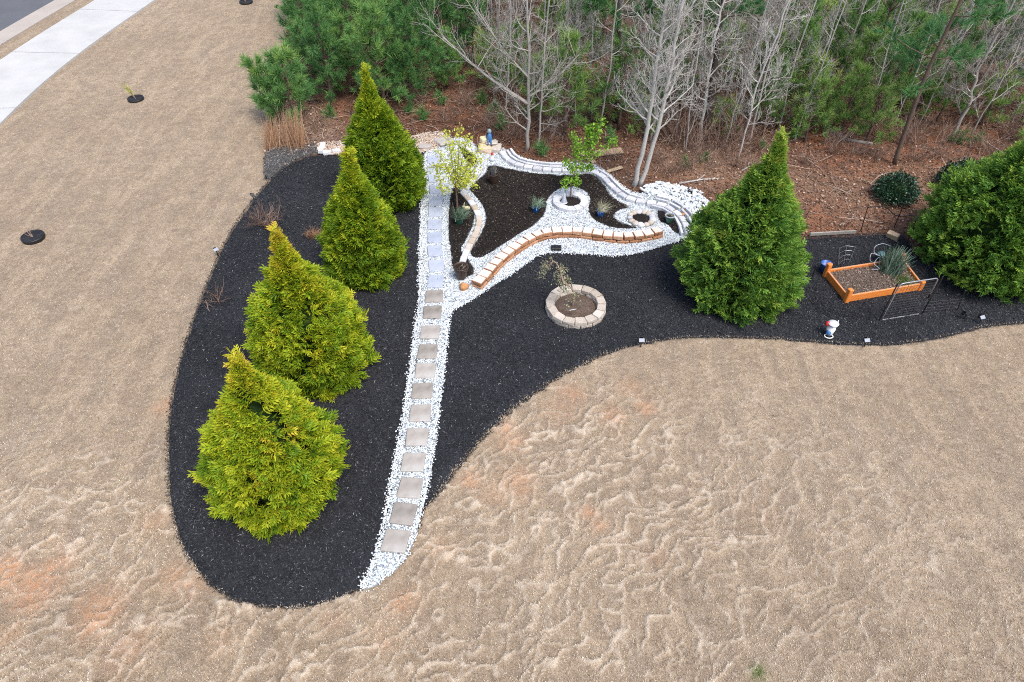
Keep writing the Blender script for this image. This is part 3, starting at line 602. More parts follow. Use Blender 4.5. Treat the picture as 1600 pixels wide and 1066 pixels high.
wall_blocks(w, cw + np.array([.0, .008]), .20, .20, .075, .127, [mBlkOrange, mBlkCream], 1, .004, .01, 5, .006)
sb = catmull(pts([(722, 411), (727, 398), (736, 380), (746, 360), (749, 342), (742, 325), (731, 310), (722, 300)], .1), 6, False)[:, :2]
w = thing('stone_border', 'winding single row of grey and tan edging stones ending at the lower brown pot', 'edging')
wall_blocks(w, sb, .20, .125, .07, .06, [mBlkMix], None, .01, 0, 11, .005)
sb2 = catmull(pts([(712, 222), (728, 229), (742, 240), (751, 250), (748, 266), (738, 282), (727, 295)], .1), 6, False)[:, :2]
w = thing('stone_border', 'short hooked row of pale edging stones behind the yellow leaved sapling', 'edging')
wall_blocks(w, sb2, .20, .15, .07, .06, [mBlkGrey], None, .01, 0, 15, .005)
w = thing('retaining_wall', 'long winding grey block wall in front of the wood, laid in stepped rows', 'garden wall')
bw = catmull(pts([(784, 238), (793, 250), (810, 259), (835, 264), (862, 267), (895, 267), (922, 268), (940, 276), (956, 292), (975, 308), (1000, 316), (1030, 320), (1052, 330), (1068, 346), (1076, 368)], .1), 6, False)[:, :2]
wall_blocks(w, bw, .22, .13, .085, .06, [mBlkGrey], None, .02, 0, 21, .005)
NB = len(bw)
for (a, b, offs_) in ((0, int(NB * .34), (.13, .22)), (int(NB * .45), int(NB * .72), (.13,)), (int(NB * .76), NB, (-.13, .13, .22))):
    for j, of in enumerate(offs_):
        wall_blocks(w, bw[a:b], .30, .05, .085 + .02 * j, .065, [mBlkGrey], None, .006, of, 30 + j, .003, bev=.006)
def ring(parent, cx, cy, rx, n, D, h, z0, mats, seed, gap=.006, courses=1, tilt=0, ph=0):
    L = 2 * math.pi * rx / n; meshes = [bm_mesh(bevbox((L - gap, D, h), .008, .004, seed + k, taper=-1.0 * D / rx), 'block', mats) for k in range(4)]
    for c in range(courses):
        for i in range(n):
            a = 2 * math.pi * (i + .5 * c + ph) / n; rr = rx * (1 + R.uniform(-.012, .012))
            link('block', meshes[R.randint(4)], parent, (cx + rr * math.cos(a), cy + rr * math.sin(a), z0 + c * h), a - math.pi / 2 + R.uniform(-.03, .03))
rc = g(900, 474, .17); rr_ = (g(940, 474, .17) - g(860, 474, .17))[0] / 2
w = thing('ring_planter', 'large round tree ring of tan blocks standing on open black mulch', 'planter')
ring(w, rc[0], rc[1], rr_, 15, .145, .075, .03, [mBlkTan], 40, courses=2)
v, f = lathe([(rr_, .05), (rr_ * .55, .10), (.001, .12)], 20, (rc[0], rc[1], 0)); MB().add(v, f).obj('soil', mSoil, w, smooth=True)
r1 = g(891, 314, .12); r1r = (g(917, 314) - g(891, 314))[0] * .82
w = thing('ring_planter', 'grey block tree ring around the lime green sapling, with the grey cone ornament in it', 'planter')
ring(w, r1[0], r1[1], r1r, 12, .15, .09, .055, [mBlkGrey], 50)
v, f = lathe([(r1r, .07), (r1r * .5, .11), (.001, .12)], 20, (r1[0], r1[1], 0)); MB().add(v, f).obj('soil', mBrown, w, smooth=True)
r2 = g(1002, 341, .1); r2r = (g(1023, 341) - g(1002, 341))[0]
w = thing('ring_planter', 'smallest ring of rounded field stones, empty and filled with dark mulch', 'planter')
for i in range(13):
    a = i * 2 * math.pi / 13 + .2; s = R.uniform(.85, 1.15)
    V = ICO2[0] * (1 + .18 * np.sin(ICO2[0][:, [1, 2, 0]] * 3 + i)) * np.array([.075, .065, .05]) * s
    o = MB().add(V, ICO2[1]).obj('stone', mBlkTan if i % 3 else mBlkGrey, w, (r2[0] + r2r * .84 * math.cos(a), r2[1] + r2r * .84 * math.sin(a), .10), True); o.rotation_euler = (0, 0, a + 1.57)
v, f = lathe([(r2r * .85, .075), (r2r * .5, .105), (.001, .11)], 18, (r2[0], r2[1], 0)); MB().add(v, f).obj('soil', mBrown, w, smooth=True)

# ------------------------------------------------------------------ arborvitae
def frond(seed, L=.17):
    """a flat drooping fan of scale-leaf sprays; axis +Z, face in XZ"""
    r = np.random.RandomState(seed); V = []; F = []; T = []
    def leaf(p, d, l, w, t):
        d = d / np.linalg.norm(d); s = np.array([d[2], 0, -d[0]]); n = len(V)
        bend = np.array([0, -.18 * l, 0])
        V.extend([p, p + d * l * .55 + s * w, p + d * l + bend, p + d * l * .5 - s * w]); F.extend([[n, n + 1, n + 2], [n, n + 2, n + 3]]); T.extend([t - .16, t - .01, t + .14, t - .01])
    leaf(np.zeros(3), np.array([0, .05, 1.]), L, .0125, 0)
    for k in range(3):
        z = L * (.15 + .26 * k)
        for s in (-1, 1):
            a = math.radians(r.uniform(32, 52)); leaf(np.array([0, 0, z]), np.array([s * math.sin(a), r.uniform(-.25, .25), math.cos(a)]), L * (.62 - .11 * k) * r.uniform(.8, 1.15), .012, r.uniform(-.04, .04))
    return np.array(V), np.array(F), np.array(T)
FR = [frond(k) for k in range(8)]
PROF = np.array([[0, .84], [.10, .98], [.22, 1.0], [.34, .96], [.45, .86], [.55, .70], [.65, .50], [.75, .33], [.85, .195], [.93, .11], [1, .02]])
def arborvitae(tip, bottom, l, r, label, mat, tintb, golden, n=8600, pw=1.0, seed=0, wpy=None):
    rg_ = np.random.RandomState(seed); xm = (l + r) / 2; Rw = 1.0
    for _ in range(12):
        Yb = g(xm, bottom)[1]; Yc = Yb + Rw * .80; p = q(xm, (tip[1] + 2 * bottom) / 3, Yc)
        dist = p[1] * CT + (H - p[2]) * ST; Rw = (r - l) / 2 / FPX * dist * .84
    top = q(tip[0], tip[1], Yc + .0); hh = top[2] * .97; pc = q(xm, (tip[1] * .42 + bottom * .58), Yc); base = np.array([pc[0], Yc, 0.]); lean = np.array([top[0] - base[0], 0, 0])
    t = thing('arborvitae_tree', label, 'arborvitae', base)
    print('arb', label[:20], 'h', round(hh, 2), 'R', round(Rw, 2), base.round(2))
    ax = lambda s: lean * (np.clip(s - .3, 0, 1) / .7)[:, None] * .9
    addtube(MB(), np.array([[0, 0, 0], lean * .1 + [0, 0, hh * .4], lean * .9 + [0, 0, hh * .93]]), [.09, .06, .012], 8).obj('trunk', mBarkP, t, smooth=True)
    # dense inner foliage
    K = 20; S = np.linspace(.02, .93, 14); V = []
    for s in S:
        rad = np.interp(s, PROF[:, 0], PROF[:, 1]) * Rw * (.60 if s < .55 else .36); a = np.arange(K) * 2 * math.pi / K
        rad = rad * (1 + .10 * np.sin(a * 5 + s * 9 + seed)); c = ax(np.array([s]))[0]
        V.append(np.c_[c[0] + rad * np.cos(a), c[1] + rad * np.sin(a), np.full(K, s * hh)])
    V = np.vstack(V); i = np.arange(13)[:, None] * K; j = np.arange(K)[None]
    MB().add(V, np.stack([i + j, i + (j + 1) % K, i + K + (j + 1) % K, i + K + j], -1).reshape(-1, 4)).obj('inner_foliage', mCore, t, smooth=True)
    # outer sprays, gathered into branch tips
    nb = int(n / 21); sb_ = rg_.rand(nb * 4); w_ = np.interp(sb_, PROF[:, 0], PROF[:, 1]) + .06; sb_ = sb_[rg_.rand(nb * 4) < w_][:nb]; ab = rg_.uniform(0, 2 * math.pi, len(sb_)); rb = rg_.normal(1.0, .085, len(sb_)) + .10 * (vnoise(ab * 1.3 + 9, sb_ * 6, seed) - .5) * 2; tb = rg_.normal(0, .07, len(sb_))
    m = int(n / len(sb_)) + 1; S = np.repeat(sb_, m); A = np.repeat(ab, m); RB = np.repeat(rb, m); TB = np.repeat(tb, m); N = len(S)
    prof = np.interp(S, PROF[:, 0], PROF[:, 1]) ** pw; u1 = rg_.randn(N) * .085; u2 = rg_.randn(N) * .085
    A2 = A + u1 / (prof * Rw + .08); S2 = np.clip(S + u2 / hh, .0, 1.0); prof = np.interp(S2, PROF[:, 0], PROF[:, 1]) ** pw
    dep = rg_.rand(N) ** 1.6; lump = np.clip(1.04 - 1.05 * np.sqrt(u1 ** 2 + u2 ** 2), .72, 1.1) 
    rad = (prof * Rw * RB * lump + .015) * (1 - .22 * dep); P = np.c_[rad * np.cos(A2), rad * np.sin(A2), S2 * hh] + ax(S2)
    D = np.c_[np.cos(A2), np.sin(A2), .35 + .9 * S2 ** 2 + .45 * rg_.rand(N)] + rg_.randn(N, 3) * .36
    M = frame(D, roll=rg_.uniform(-1.2, 1.2, N)) * (rg_.uniform(.55, 1.25, N) * np.where(S2 > .8, .8, 1))[:, None, None]
    P = P - D / np.linalg.norm(D, axis=1)[:, None] * .10; P[:, 2] = np.maximum(P[:, 2], .06)
    T = tintb + TB * 1.2 + rg_.randn(N) * .08 + golden * (sstep(.6, 1.0, S2) * .34 + sstep(.1, .8, S2) * .10)
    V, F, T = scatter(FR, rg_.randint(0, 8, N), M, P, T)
    # sparse leader sprays, part of the same foliage
    k = 46; S = rg_.uniform(.86, 1.03, k); P = np.c_[rg_.randn(k, 2) * .05 * (1.15 - S)[:, None] * 6, S * hh] + ax(S); D = np.c_[rg_.randn(k, 2) * .7, np.full(k, .8)]; P[:, :2] = np.clip(P[:, :2] - ax(S)[:, :2], -.05, .05) + ax(S)[:, :2]
    V2, F2, T2 = scatter(FR, rg_.randint(0, 8, k), frame(D, roll=rg_.uniform(-1, 1, k)) * .7, P, tintb + .2 + .35 * golden + rg_.randn(k) * .07)
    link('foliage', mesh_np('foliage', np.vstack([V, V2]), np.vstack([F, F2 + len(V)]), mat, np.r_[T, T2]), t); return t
arborvitae((365, 552), 824, 309, 536, 'yellow green arborvitae nearest the camera, at the rounded end of the mulch bed', mArb, .56, .36, seed=1)
arborvitae((428, 358), 622, 380, 577, 'yellow green arborvitae with a golden orange pointed tip, second from the front', mArb, .52, .70, seed=2)
arborvitae((543, 233), 456, 492, 632, 'slim green arborvitae just left of the stepping stones, third from the front', mArb, .43, .40, seed=3)
arborvitae((568, 106), 341, 528, 666, 'tall pointed arborvitae farthest back on the left, next to the head of the path', mArb, .38, .42, seed=4)
arborvitae((1226, 204), 502, 1063, 1271, 'broad deep green arborvitae between the white gravel and the orange raised bed', mArbD, .50, .45, 10500, seed=5)
arborvitae((1664, 172), 470, 1440, 1720, 'biggest deep green arborvitae at the right edge beside the garden gate', mArbD, .49, .2, 13500, pw=1.25, seed=6)

# ------------------------------------------------------------------ woodland
def tuft_t(seed, L=.21, nn=44, w=.0062):
    r = np.random.RandomState(seed); V = []; F = []; T = []
    for k in range(nn):
        s = r.rand(); p = np.array([0, 0, s * .14]); a = r.uniform(0, 6.28); th = math.radians(r.uniform(18, 68) * (1.15 - .5 * s)); l = L * r.uniform(.7, 1.1)
        d = np.array([math.cos(a) * math.sin(th), math.sin(a) * math.sin(th), math.cos(th)]); sd_ = np.cross(d, r.randn(3)); sd_ /= np.linalg.norm(sd_); n = len(V)
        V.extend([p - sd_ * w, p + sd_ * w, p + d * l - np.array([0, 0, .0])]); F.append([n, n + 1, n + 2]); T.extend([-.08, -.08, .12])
    return np.array(V), np.array(F), np.array(T)
TF = [tuft_t(k) for k in range(5)]
def pine_mesh(seed, h, spread, low=.08, dens=1.0, mat=None, tb=.5, trunk_r=.05, nn=None, bend=0.0, cut=1.0):
    r = np.random.RandomState(seed); tr = MB(); br = MB(); P = []; D = []; TT = []
    tp = np.array([[bend * (s ** 1.5) + .03 * math.sin(s * 7 + seed), .03 * math.cos(s * 5 + seed), s * h] for s in np.linspace(0, 1, 9)])
    addtube(tr, tp, np.linspace(trunk_r, .012, 9), 7, .5); z = low * h
    while z < h * .97:
        s = z / h; c = np.array([np.interp(z, tp[:, 2], tp[:, 0]), np.interp(z, tp[:, 2], tp[:, 1]), z]); nbr = r.randint(3, 6); a0 = r.uniform(0, 6.28)
        for b in range(nbr):
            a = a0 + b * 6.28 / nbr + r.randn() * .25; L = spread * (1 - s) ** .7 * r.uniform(.65, 1.15) + .18; el_ = math.radians(r.uniform(12, 30) + 30 * s)
            d = np.array([math.cos(a) * math.cos(el_), math.sin(a) * math.cos(el_), math.sin(el_)]); mid = c + d * L * .55; e = c + d * L + np.array([0, 0, .16 * L]); br_pts = np.array([c, mid, e])
            addtube(br, br_pts, [.011 + .008 * (1 - s), .008, .004], 4, .5, False)
            k = int((2 + L * 6.0) * dens)
            for j in range(k):
                f = .35 + .65 * (j + r.rand() * .6) / k; pp = c + (e - c) * min(f, 1) + np.array([0, 0, .04 * math.sin(f * 3)]); dd_ = d + r.randn(3) * (.55 if j < k - 1 else .15) + np.array([0, 0, .5])
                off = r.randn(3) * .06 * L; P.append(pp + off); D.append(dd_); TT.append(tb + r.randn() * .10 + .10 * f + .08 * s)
        z += r.uniform(.22, .38) * (1 if dens >= 1 else 1.2)
    P.append(tp[-1]); D.append([0, 0, 1]); TT.append(tb + .2); P = np.array(P); D = np.array(D); n = len(P)
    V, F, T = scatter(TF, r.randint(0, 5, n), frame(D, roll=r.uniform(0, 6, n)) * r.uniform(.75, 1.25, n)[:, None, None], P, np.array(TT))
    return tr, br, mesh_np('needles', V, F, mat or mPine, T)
def pine(seed, h, spread, label, loc, group=None, **kw):
    t = thing('pine_tree', label, 'pine tree', loc, 0, group); tr, br, nd = pine_mesh(seed, h, spread, **kw)
    tr.obj('trunk', mBarkP, t, smooth=True); br.obj('branches', mBarkP, t); link('needles', nd, t); return t
LP = 'bushy young green pine in the dense stand at the left edge of the wood'
LPg = 'young pines in the dense left stand'
protoL = [pine(100, 3.0, .85, LP, g(560, 120), LPg, dens=1.35, tb=.42), pine(101, 2.5, .75, LP, g(600, 170), LPg, dens=1.3, tb=.55), pine(102, 3.6, .95, LP, g(655, 150), LPg, dens=1.25, tb=.38)]
for i, (px, py, s) in enumerate([(490, 150, .62), (525, 95, .9), (520, 165, .7), (585, 75, 1.0), (628, 105, 1.05), (690, 105, .95), (500, 60, 1.0), (545, 40, 1.1), (610, 25, 1.1), (665, 55, 1.1), (720, 60, 1.05), (565, -15, 1.2), (640, -20, 1.2), (705, 5, 1.2), (760, 20, 1.1), (505, 10, 1.1), (600, 150, .55), (740, 110, .7), (470, 30, .7), (550, 150, .8), (645, 165, .6), (490, 120, .85), (700, 140, .6)]):
    dup(protoL[i % 3], g(px, py), R.uniform(0, 6.28), s)
pine(110, 1.7, .55, 'small bright green pine standing alone at the lawn corner behind the dry grass', g(462, 196), dens=1.7, tb=.52, low=.1, trunk_r=.03)
pine(111, 1.35, .42, 'smallest bright green pine leaning over the lawn beside the dry grass clumps', g(432, 190), dens=1.6, tb=.5, low=.1, trunk_r=.025, bend=-.2)
RP = 'thin open crowned pine sapling with olive green needles inside the wood'; RPg = 'open pine saplings in the wood'
protoR = [pine(120, 2.2, .85, RP, g(880, 215), RPg, dens=.95, tb=.5, mat=mPineY, low=.12), pine(121, 2.8, .95, RP, g(1290, 170), RPg, dens=.9, tb=.3, mat=mPineY, low=.25), pine(122, 1.7, .8, RP, g(1240, 205), RPg, dens=.9, tb=.62, mat=mPineY, low=.1)]
for i, (px, py, s) in enumerate([(840, 190, .7), (905, 150, 1.0), (930, 195, .8), (860, 140, 1.0), (965, 205, .75), (1005, 215, .6), (1020, 150, .9), (1080, 120, .9), (1120, 215, .6), (1180, 180, .8), (1215, 150, 1.0), (1260, 120, 1.1), (1320, 190, .95), (1345, 145, 1.05), (1350, 225, .7), (1400, 170, 1.0), (1190, 215, .6), (1310, 95, 1.2), (1420, 110, 1.2), (1500, 150, 1.1), (1530, 200, .8), (1580, 140, 1.1), (1460, 200, .7), (1370, 60, 1.2), (1180, 60, 1.2), (800, 170, .7), (770, 140, .9), (940, 60, 1.2), (820, 60, 1.2), (1060, 40, 1.2), (870, 25, 1.2), (1240, 20, 1.3), (1480, 60, 1.2), (1560, 70, 1.2), (1650, 190, 1.1), (1620, 240, .8), (1440, 30, 1.3), (1010, 80, 1.1), (1275, 205, .75), (1310, 215, .7), (1370, 195, .85), (1425, 190, .7), (1255, 225, .6), (1215, 195, .8), (1150, 130, .9), (1100, 150, .8), (1040, 190, .7)]):
    dup(protoR[i % 3], g(px, py), R.uniform(0, 6.28), s * R.uniform(.9, 1.1))
# low pine seedlings
SD = 'low grassy looking pine seedling growing through the leaf litter'
sd0 = None
for i, (px, py, s) in enumerate([(660, 190, 1), (688, 165, 1), (770, 185, 1.1), (785, 205, 1), (845, 245, 1.0), (640, 180, .8), (752, 165, 1), (515, 188, 1), (600, 195, .8), (640, 148, 1), (1240, 218, 1.1), (1500, 228, .9), (1523, 226, .8), (1490, 226, .8), (1070, 262, .7), (1098, 256, .7), (555, 195, .7), (955, 225, 1.0), (1190, 235, .7)]):
    if sd0 is None:
        sd0 = thing('pine_seedling', SD, 'pine seedling', g(px, py), 0, 'pine seedlings'); k = 7; rr2 = np.random.RandomState(5)
        V, F, T = scatter(TF, rr2.randint(0, 5, k), frame(np.c_[rr2.randn(k, 2) * .5, np.ones(k)]), np.c_[rr2.randn(k, 2) * .05, rr2.uniform(.02, .28, k)], .5 + rr2.randn(k) * .1)
        addtube(MB(), [[0, 0, 0], [0, 0, .3]], [.01, .005], 4, .5, False).obj('stem', mBarkP, sd0); link('needles', mesh_np('needles', V, F, mPine, T), sd0)
    else: dup(sd0, g(px, py), R.uniform(0, 6), s)
# bare trees
def grow(r, mb, p, d, L, rad, lev, maxlev, up=.25, spread=.9, kids=5, tint=.5, wander=.12):
    n = max(3, 5 - lev); P = [p]; dd_ = d / np.linalg.norm(d)
    for i in range(n):
        dd_ = dd_ + r.randn(3) * wander + np.array([0, 0, up * .35]); dd_ /= np.linalg.norm(dd_); P.append(P[-1] + dd_ * L / n)
    P = np.array(P); rads = np.linspace(rad, max(rad * .35, .0026), n + 1); addtube(mb, P, rads, 4 if lev < 2 else 3, np.clip(tint + r.randn() * .1 - .04 * lev, 0, 1), False)
    if lev < maxlev:
        for k in range(kids):
            f = .25 + .75 * (k + r.rand()) / kids; i = min(int(f * n), n - 1); pp = P[i] + (P[i + 1] - P[i]) * (f * n - i)
            ax_ = P[i + 1] - P[i]; ax_ /= np.linalg.norm(ax_); s = np.cross(ax_, r.randn(3)); s /= np.linalg.norm(s); nd = ax_ * .75 + s * spread * r.uniform(.5, 1.1)
            grow(r, mb, pp, nd, L * r.uniform(.38, .62), rads[i] * .55, lev + 1, maxlev, up, spread, max(2, kids - 1), tint, wander)
def bare_tree(seed, path, r0, label, loc, mat=None, nb=16, L=1.5, group=None, bmin=.12, maxlev=3, extra=None, tint=.55, kids=5, r1=.02, up=.22):
    t = thing('bare_tree', label, 'bare tree', loc, 0, group); r = np.random.RandomState(seed); mat = mat or mBarkG
    P = catmull(np.array(path, float), 4, False); n = len(P); P[1:-1] += r.randn(n - 2, 3) * .012; rads = np.linspace(r0, r1, n) * .78
    rads[0] *= 1.3; addtube(MB(), P, rads, 8, tint).obj('trunk', mat, t, smooth=True); mb = MB()
    for k in range(nb):
        f = bmin + (1 - bmin) * (k + r.rand()) / nb; i = min(int(f * (n - 1)), n - 2); pp = P[i] + (P[i + 1] - P[i]) * (f * (n - 1) - i); a = r.uniform(0, 6.28)
        d = np.array([math.cos(a), math.sin(a), r.uniform(.25, .8)]); grow(r, mb, pp, d, L * (1.1 - .6 * f) * r.uniform(.6, 1.15), rads[i] * .45 + .002, 0, maxlev, up, .9, kids, tint)
    for (a, b, rad) in (extra or []):
        pp = catmull(np.array([a, (np.array(a) + np.array(b)) / 2 + [0, 0, -.1], b]), 5, False); addtube(mb, pp, np.linspace(rad, .01, len(pp)), 6, tint)
        for k in range(11):
            i = min(int((.15 + .85 * k / 11) * (len(pp) - 1)), len(pp) - 2); d = (pp[i + 1] - pp[i]); d = d / np.linalg.norm(d) + r.randn(3) * .6 + [0, 0, .4]; grow(r, mb, pp[i], d, r.uniform(.5, 1.0), .011, 0, 2, .15, .9, 5, tint)
    mb.obj('branches', mat, t); return t
def path_px(base, pxs, top=7.0):
    """trunk path: base pixel on the ground, then pixels it passes, extended to full height; local to the base"""
    b = g(*base); P = [np.zeros(3)] + [q(px, py, b[1]) - b for px, py in pxs]; d = P[-1] - P[-2]; d /= np.linalg.norm(d)
    if P[-1][2] < top: P.append(P[-1] + d * ((top - P[-1][2]) / max(d[2], .3)) * .6 + [0, 0, 0]); 
    return b, P
b, P = path_px((823, 238), [(826, 170), (826, 90), (824, 0)], 5.5)
bare_tree(1, P, .055, 'pale grey bare tree with one long bough reaching left over the pines', b, nb=24, L=.85, up=.32, extra=[((0, 0, 1.2), tuple(q(692, 58, b[1] + .3) - b), .042), ((.02, 0, 1.35), tuple(q(905, 85, b[1] + .4) - b), .025), ((0, 0, 1.8), tuple(q(745, 15, b[1] - .2) - b), .022)])
b, P = path_px((839, 236), [(845, 180), (849, 110), (856, 20)], 4.6)
bare_tree(2, P, .032, 'slender pale stem just right of the bare tree with the long left bough', b, nb=16, L=.6, up=.35)
b, P = path_px((990, 293), [(1008, 220), (1022, 130), (1040, 10)], 5.5)
bare_tree(3, P, .07, 'left trunk of the pale twin trees standing behind the grey wall', b, nb=34, L=.9, bmin=.28, tint=.8, up=.35)
b, P = path_px((999, 292), [(1022, 225), (1043, 130), (1066, 10)], 5.5)
bare_tree(4, P, .07, 'right trunk of the pale twin trees standing behind the grey wall', b, nb=34, L=.9, bmin=.28, tint=.8, up=.35)
for k, (bs, vs, r0, lab, mt, tn, nb_) in enumerate([
    ((1093, 225), [(1103, 150), (1115, 70), (1130, 0)], .045, 'whitish bare trunk close against the dark pine trunk right of the twin trees', mBarkG, .8, 16),
    ((1122, 190), [(1140, 130), (1152, 60), (1162, 0)], .045, 'curving grey bare tree behind the broad right arborvitae, left of the kinked one', mBarkG, .5, 14),
    ((1150, 175), [(1170, 120), (1185, 60), (1200, 0)], .06, 'thick lichen grey bare trunk left of the open pine saplings', mBarkG, .45, 16),
    ((1152, 252), [(1170, 185), (1188, 120), (1215, 50)], .026, 'kinked whitish sapling with forking branches behind the broad right arborvitae', mBarkG, .8, 16),
    ((1296, 140), [(1318, 90), (1338, 40), (1352, 0)], .045, 'straight light grey trunk leaning right among the open pines', mBarkG, .5, 10),
    ((1485, 218), [(1510, 170), (1530, 110), (1575, 20)], .055, 'dark footed grey tree leaning right above the biggest arborvitae', mBarkG, .42, 18),
    ((1556, 168), [(1580, 120), (1594, 80), (1604, 20)], .055, 'pale curved trunk at the right edge of the picture', mBarkG, .62, 16),
    ((905, 130), [(903, 70), (900, 0)], .07, 'grey trunk standing far back between the two groups of pale trees', mBarkG, .35, 12),
    ((925, 190), [(923, 120), (926, 60), (922, 0)], .022, 'thin straight pale stem left of the dark double pine trunk', mBarkG, .6, 10),
    ((1160, 90), [(1175, 45), (1185, 0)], .045, 'far grey trunk rising behind the kinked sapling', mBarkG, .45, 10),
    ((1415, 100), [(1440, 45), (1455, 0)], .035, 'far pale stem behind the leaning brown pine', mBarkG, .6, 14),
    ((1520, 130), [(1545, 70), (1570, 10)], .03, 'white branching tree tangled above the dark footed grey tree', mBarkG, .85, 20),
    ((735, 95), [(728, 40), (722, -10)], .035, 'bare grey stem among the pines behind the long bough', mBarkG, .5, 12),
    ((1250, 100), [(1265, 50), (1278, 0)], .035, 'grey branching tree at the back left of the straight leaning trunk', mBarkG, .6, 16)]):
    b, P = path_px(bs, vs, 4.8 + .1 * k); bare_tree(20 + k, P, r0 * 1.1, lab, b, mt, nb_ + 4, .8, tint=tn + .1, bmin=.2, up=.32)
BG = 'slim greyish bare stem deep in the wood'; BGg = 'slim bare stems deep in the wood'
rt = [bare_tree(60 + k, [(0, 0, 0), (.1, .05, 1.5), (.15, -.05, 3.0), (.3, 0, 4.6)], .026, BG, g(*c), mBarkG, 16, .7, BGg, tint=.62, up=.35) for k, c in enumerate([(1040, 130), (960, 90), (1215, 75)])]
for i, (px, py) in enumerate([(780, 75), (870, 95), (985, 140), (1065, 175), (1075, 60), (1110, 100), (1135, 40), (1225, 130), (1275, 60), (1300, 30), (1330, 75), (1385, 120), (1400, 40), (1470, 110), (1500, 50), (1540, 30), (1590, 50), (1640, 130), (860, 45), (930, 20), (1000, 30), (1060, -10), (1210, -10), (1345, 0), (1440, 75), (1440, -20), (1500, 190), (745, 10), (885, 170), (950, 165), (1010, 190), (1055, 215), (1085, 195), (1140, 215), (1175, 200), (1205, 165), (1030, 165), (905, 60), (1120, 145), (800, 125), (765, 110), (1100, 20), (1245, 190), (1365, 165), (1430, 205), (1455, 150), (1575, 205), (1540, 165), (960, 0), (1155, 15), (1025, 70), (1185, 110), (1265, 155), (850, 150), (870, 190), (900, 200), (935, 210), (975, 175), (990, 200), (1015, 225), (1070, 240), (1095, 175), (1130, 235), (1150, 190), (1170, 230), (1195, 175), (1215, 210), (1240, 225), (1285, 180), (1320, 160), (1345, 205), (1360, 110), (1395, 200), (1445, 180), (1475, 165), (1515, 215), (1555, 195), (1000, 110), (1045, 100), (1090, 70), (1130, 90), (790, 185), (775, 150)]):
    dup(rt[i % 3], g(px, py), R.uniform(0, 6.28), R.uniform(.7, 1.15))
# tall pines: bare dark trunks below, crown above
for k, (bs, vs, r0, lab, mt) in enumerate([
    ((964, 192), [(965, 110), (966, 40), (966, 0)], .085, 'dark double pine trunk in the middle of the wood', mBarkD),
    ((1102, 222), [(1110, 150), (1120, 80), (1128, 0)], .09, 'dark rough pine trunk right of the twin pale trees', mBarkD),
    ((1396, 258), [(1425, 175), (1450, 110), (1490, 25)], .055, 'brown leaning pine trunk rising from bare clay above the raised bed', mBarkP),
    ((1337, 83), [(1350, 40), (1358, 0)], .07, 'dark straight pine trunk at the back of the right wood', mBarkD),
    ((1292, 78), [(1298, 40), (1302, 0)], .06, 'brown straight pine trunk at the back left of the dark one', mBarkP),
    ((1596, 195), [(1620, 150), (1650, 90)], .10, 'thick dark pine trunk at the far right edge', mBarkD),
    ((895, 110), [(896, 50), (896, 0)], .09, 'thick dark pine trunk far back in the middle', mBarkD),
    ((1372, 50), [(1385, 20), (1392, 0)], .08, 'almost black pine trunk at the top right of the wood', mBarkD)]):
    b, P = path_px(bs, vs, 7.0); t = thing('tall_pine', lab, 'pine tree', b); Pc = catmull(np.array(P), 4, False); n = len(Pc)
    addtube(MB(), Pc, np.linspace(r0, r0 * .4, n), 9, .5).obj('trunk', mt, t, smooth=True); r = np.random.RandomState(80 + k)
    mb = MB(); PP = []; DD = []
    for j in range(16):
        low_ = .42 if k == 2 else .62
        f = low_ + (1 - low_) * (j + r.rand()) / 16; i = min(int(f * (n - 1)), n - 2); p = Pc[i]; a = r.uniform(0, 6.28); L = r.uniform(.5, 1.1); d = np.array([math.cos(a), math.sin(a), .35]); e = p + d * L
        addtube(mb, [p, (p + e) / 2 - [0, 0, .04], e], [.014, .01, .005], 4, .5, False)
        for m_ in range(8): PP.append(p + (e - p) * (.4 + .6 * m_ / 7) + r.randn(3) * .08); DD.append(d + r.randn(3) * .5 + [0, 0, .4])
    for j in range(8):
        f = .08 + .35 * r.rand(); i = int(f * (n - 1)); a = r.uniform(0, 6.28); e = Pc[i] + np.array([math.cos(a), math.sin(a), .1]) * r.uniform(.25, .6); addtube(mb, [Pc[i], e], [.007, .003], 3, .7, False)
    mb.obj('branches', mt, t); PP = np.array(PP); m_ = len(PP)
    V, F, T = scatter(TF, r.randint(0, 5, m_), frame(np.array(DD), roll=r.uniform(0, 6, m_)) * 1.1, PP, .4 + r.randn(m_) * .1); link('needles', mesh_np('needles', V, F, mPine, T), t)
# brush
def brush_mesh(seed, n, h, w, lean=.6, rad=.004, mat=None, sub=3, tint=.5):
    r = np.random.RandomState(seed); mb = MB()
    for k in range(n):
        a = r.uniform(0, 6.28); p = np.r_[r.randn(2) * w * .25, 0]; d = np.array([math.cos(a) * lean, math.sin(a) * lean, 1.]) * 1.0; L = h * r.uniform(.6, 1.15)
        P = [p]; 
        for i in range(4): d = d + r.randn(3) * .18 + np.array([math.cos(a), math.sin(a), -.2]) * .08; d /= np.linalg.norm(d); P.append(P[-1] + d * L / 4)
        tt = np.clip(tint + r.randn() * .2, 0, 1); addtube(mb, P, np.linspace(rad, rad * .4, 5), 3, tt, False)
        for s in range(sub):
            i = r.randint(1, 4); d2 = (P[i + 1] - P[i]); d2 = d2 / np.linalg.norm(d2) + r.randn(3) * .55; d2 /= np.linalg.norm(d2); addtube(mb, [P[i], P[i] + d2 * L * .2, P[i] + (d2 + [0, 0, .3]) * L * .34], [rad * .6, rad * .5, rad * .3], 3, tt, False)
    return mb
BS = 'tangled leafless brush with fine brown stems growing along the edge of the wood'; BSg = 'leafless brush along the wood edge'
bsh = []
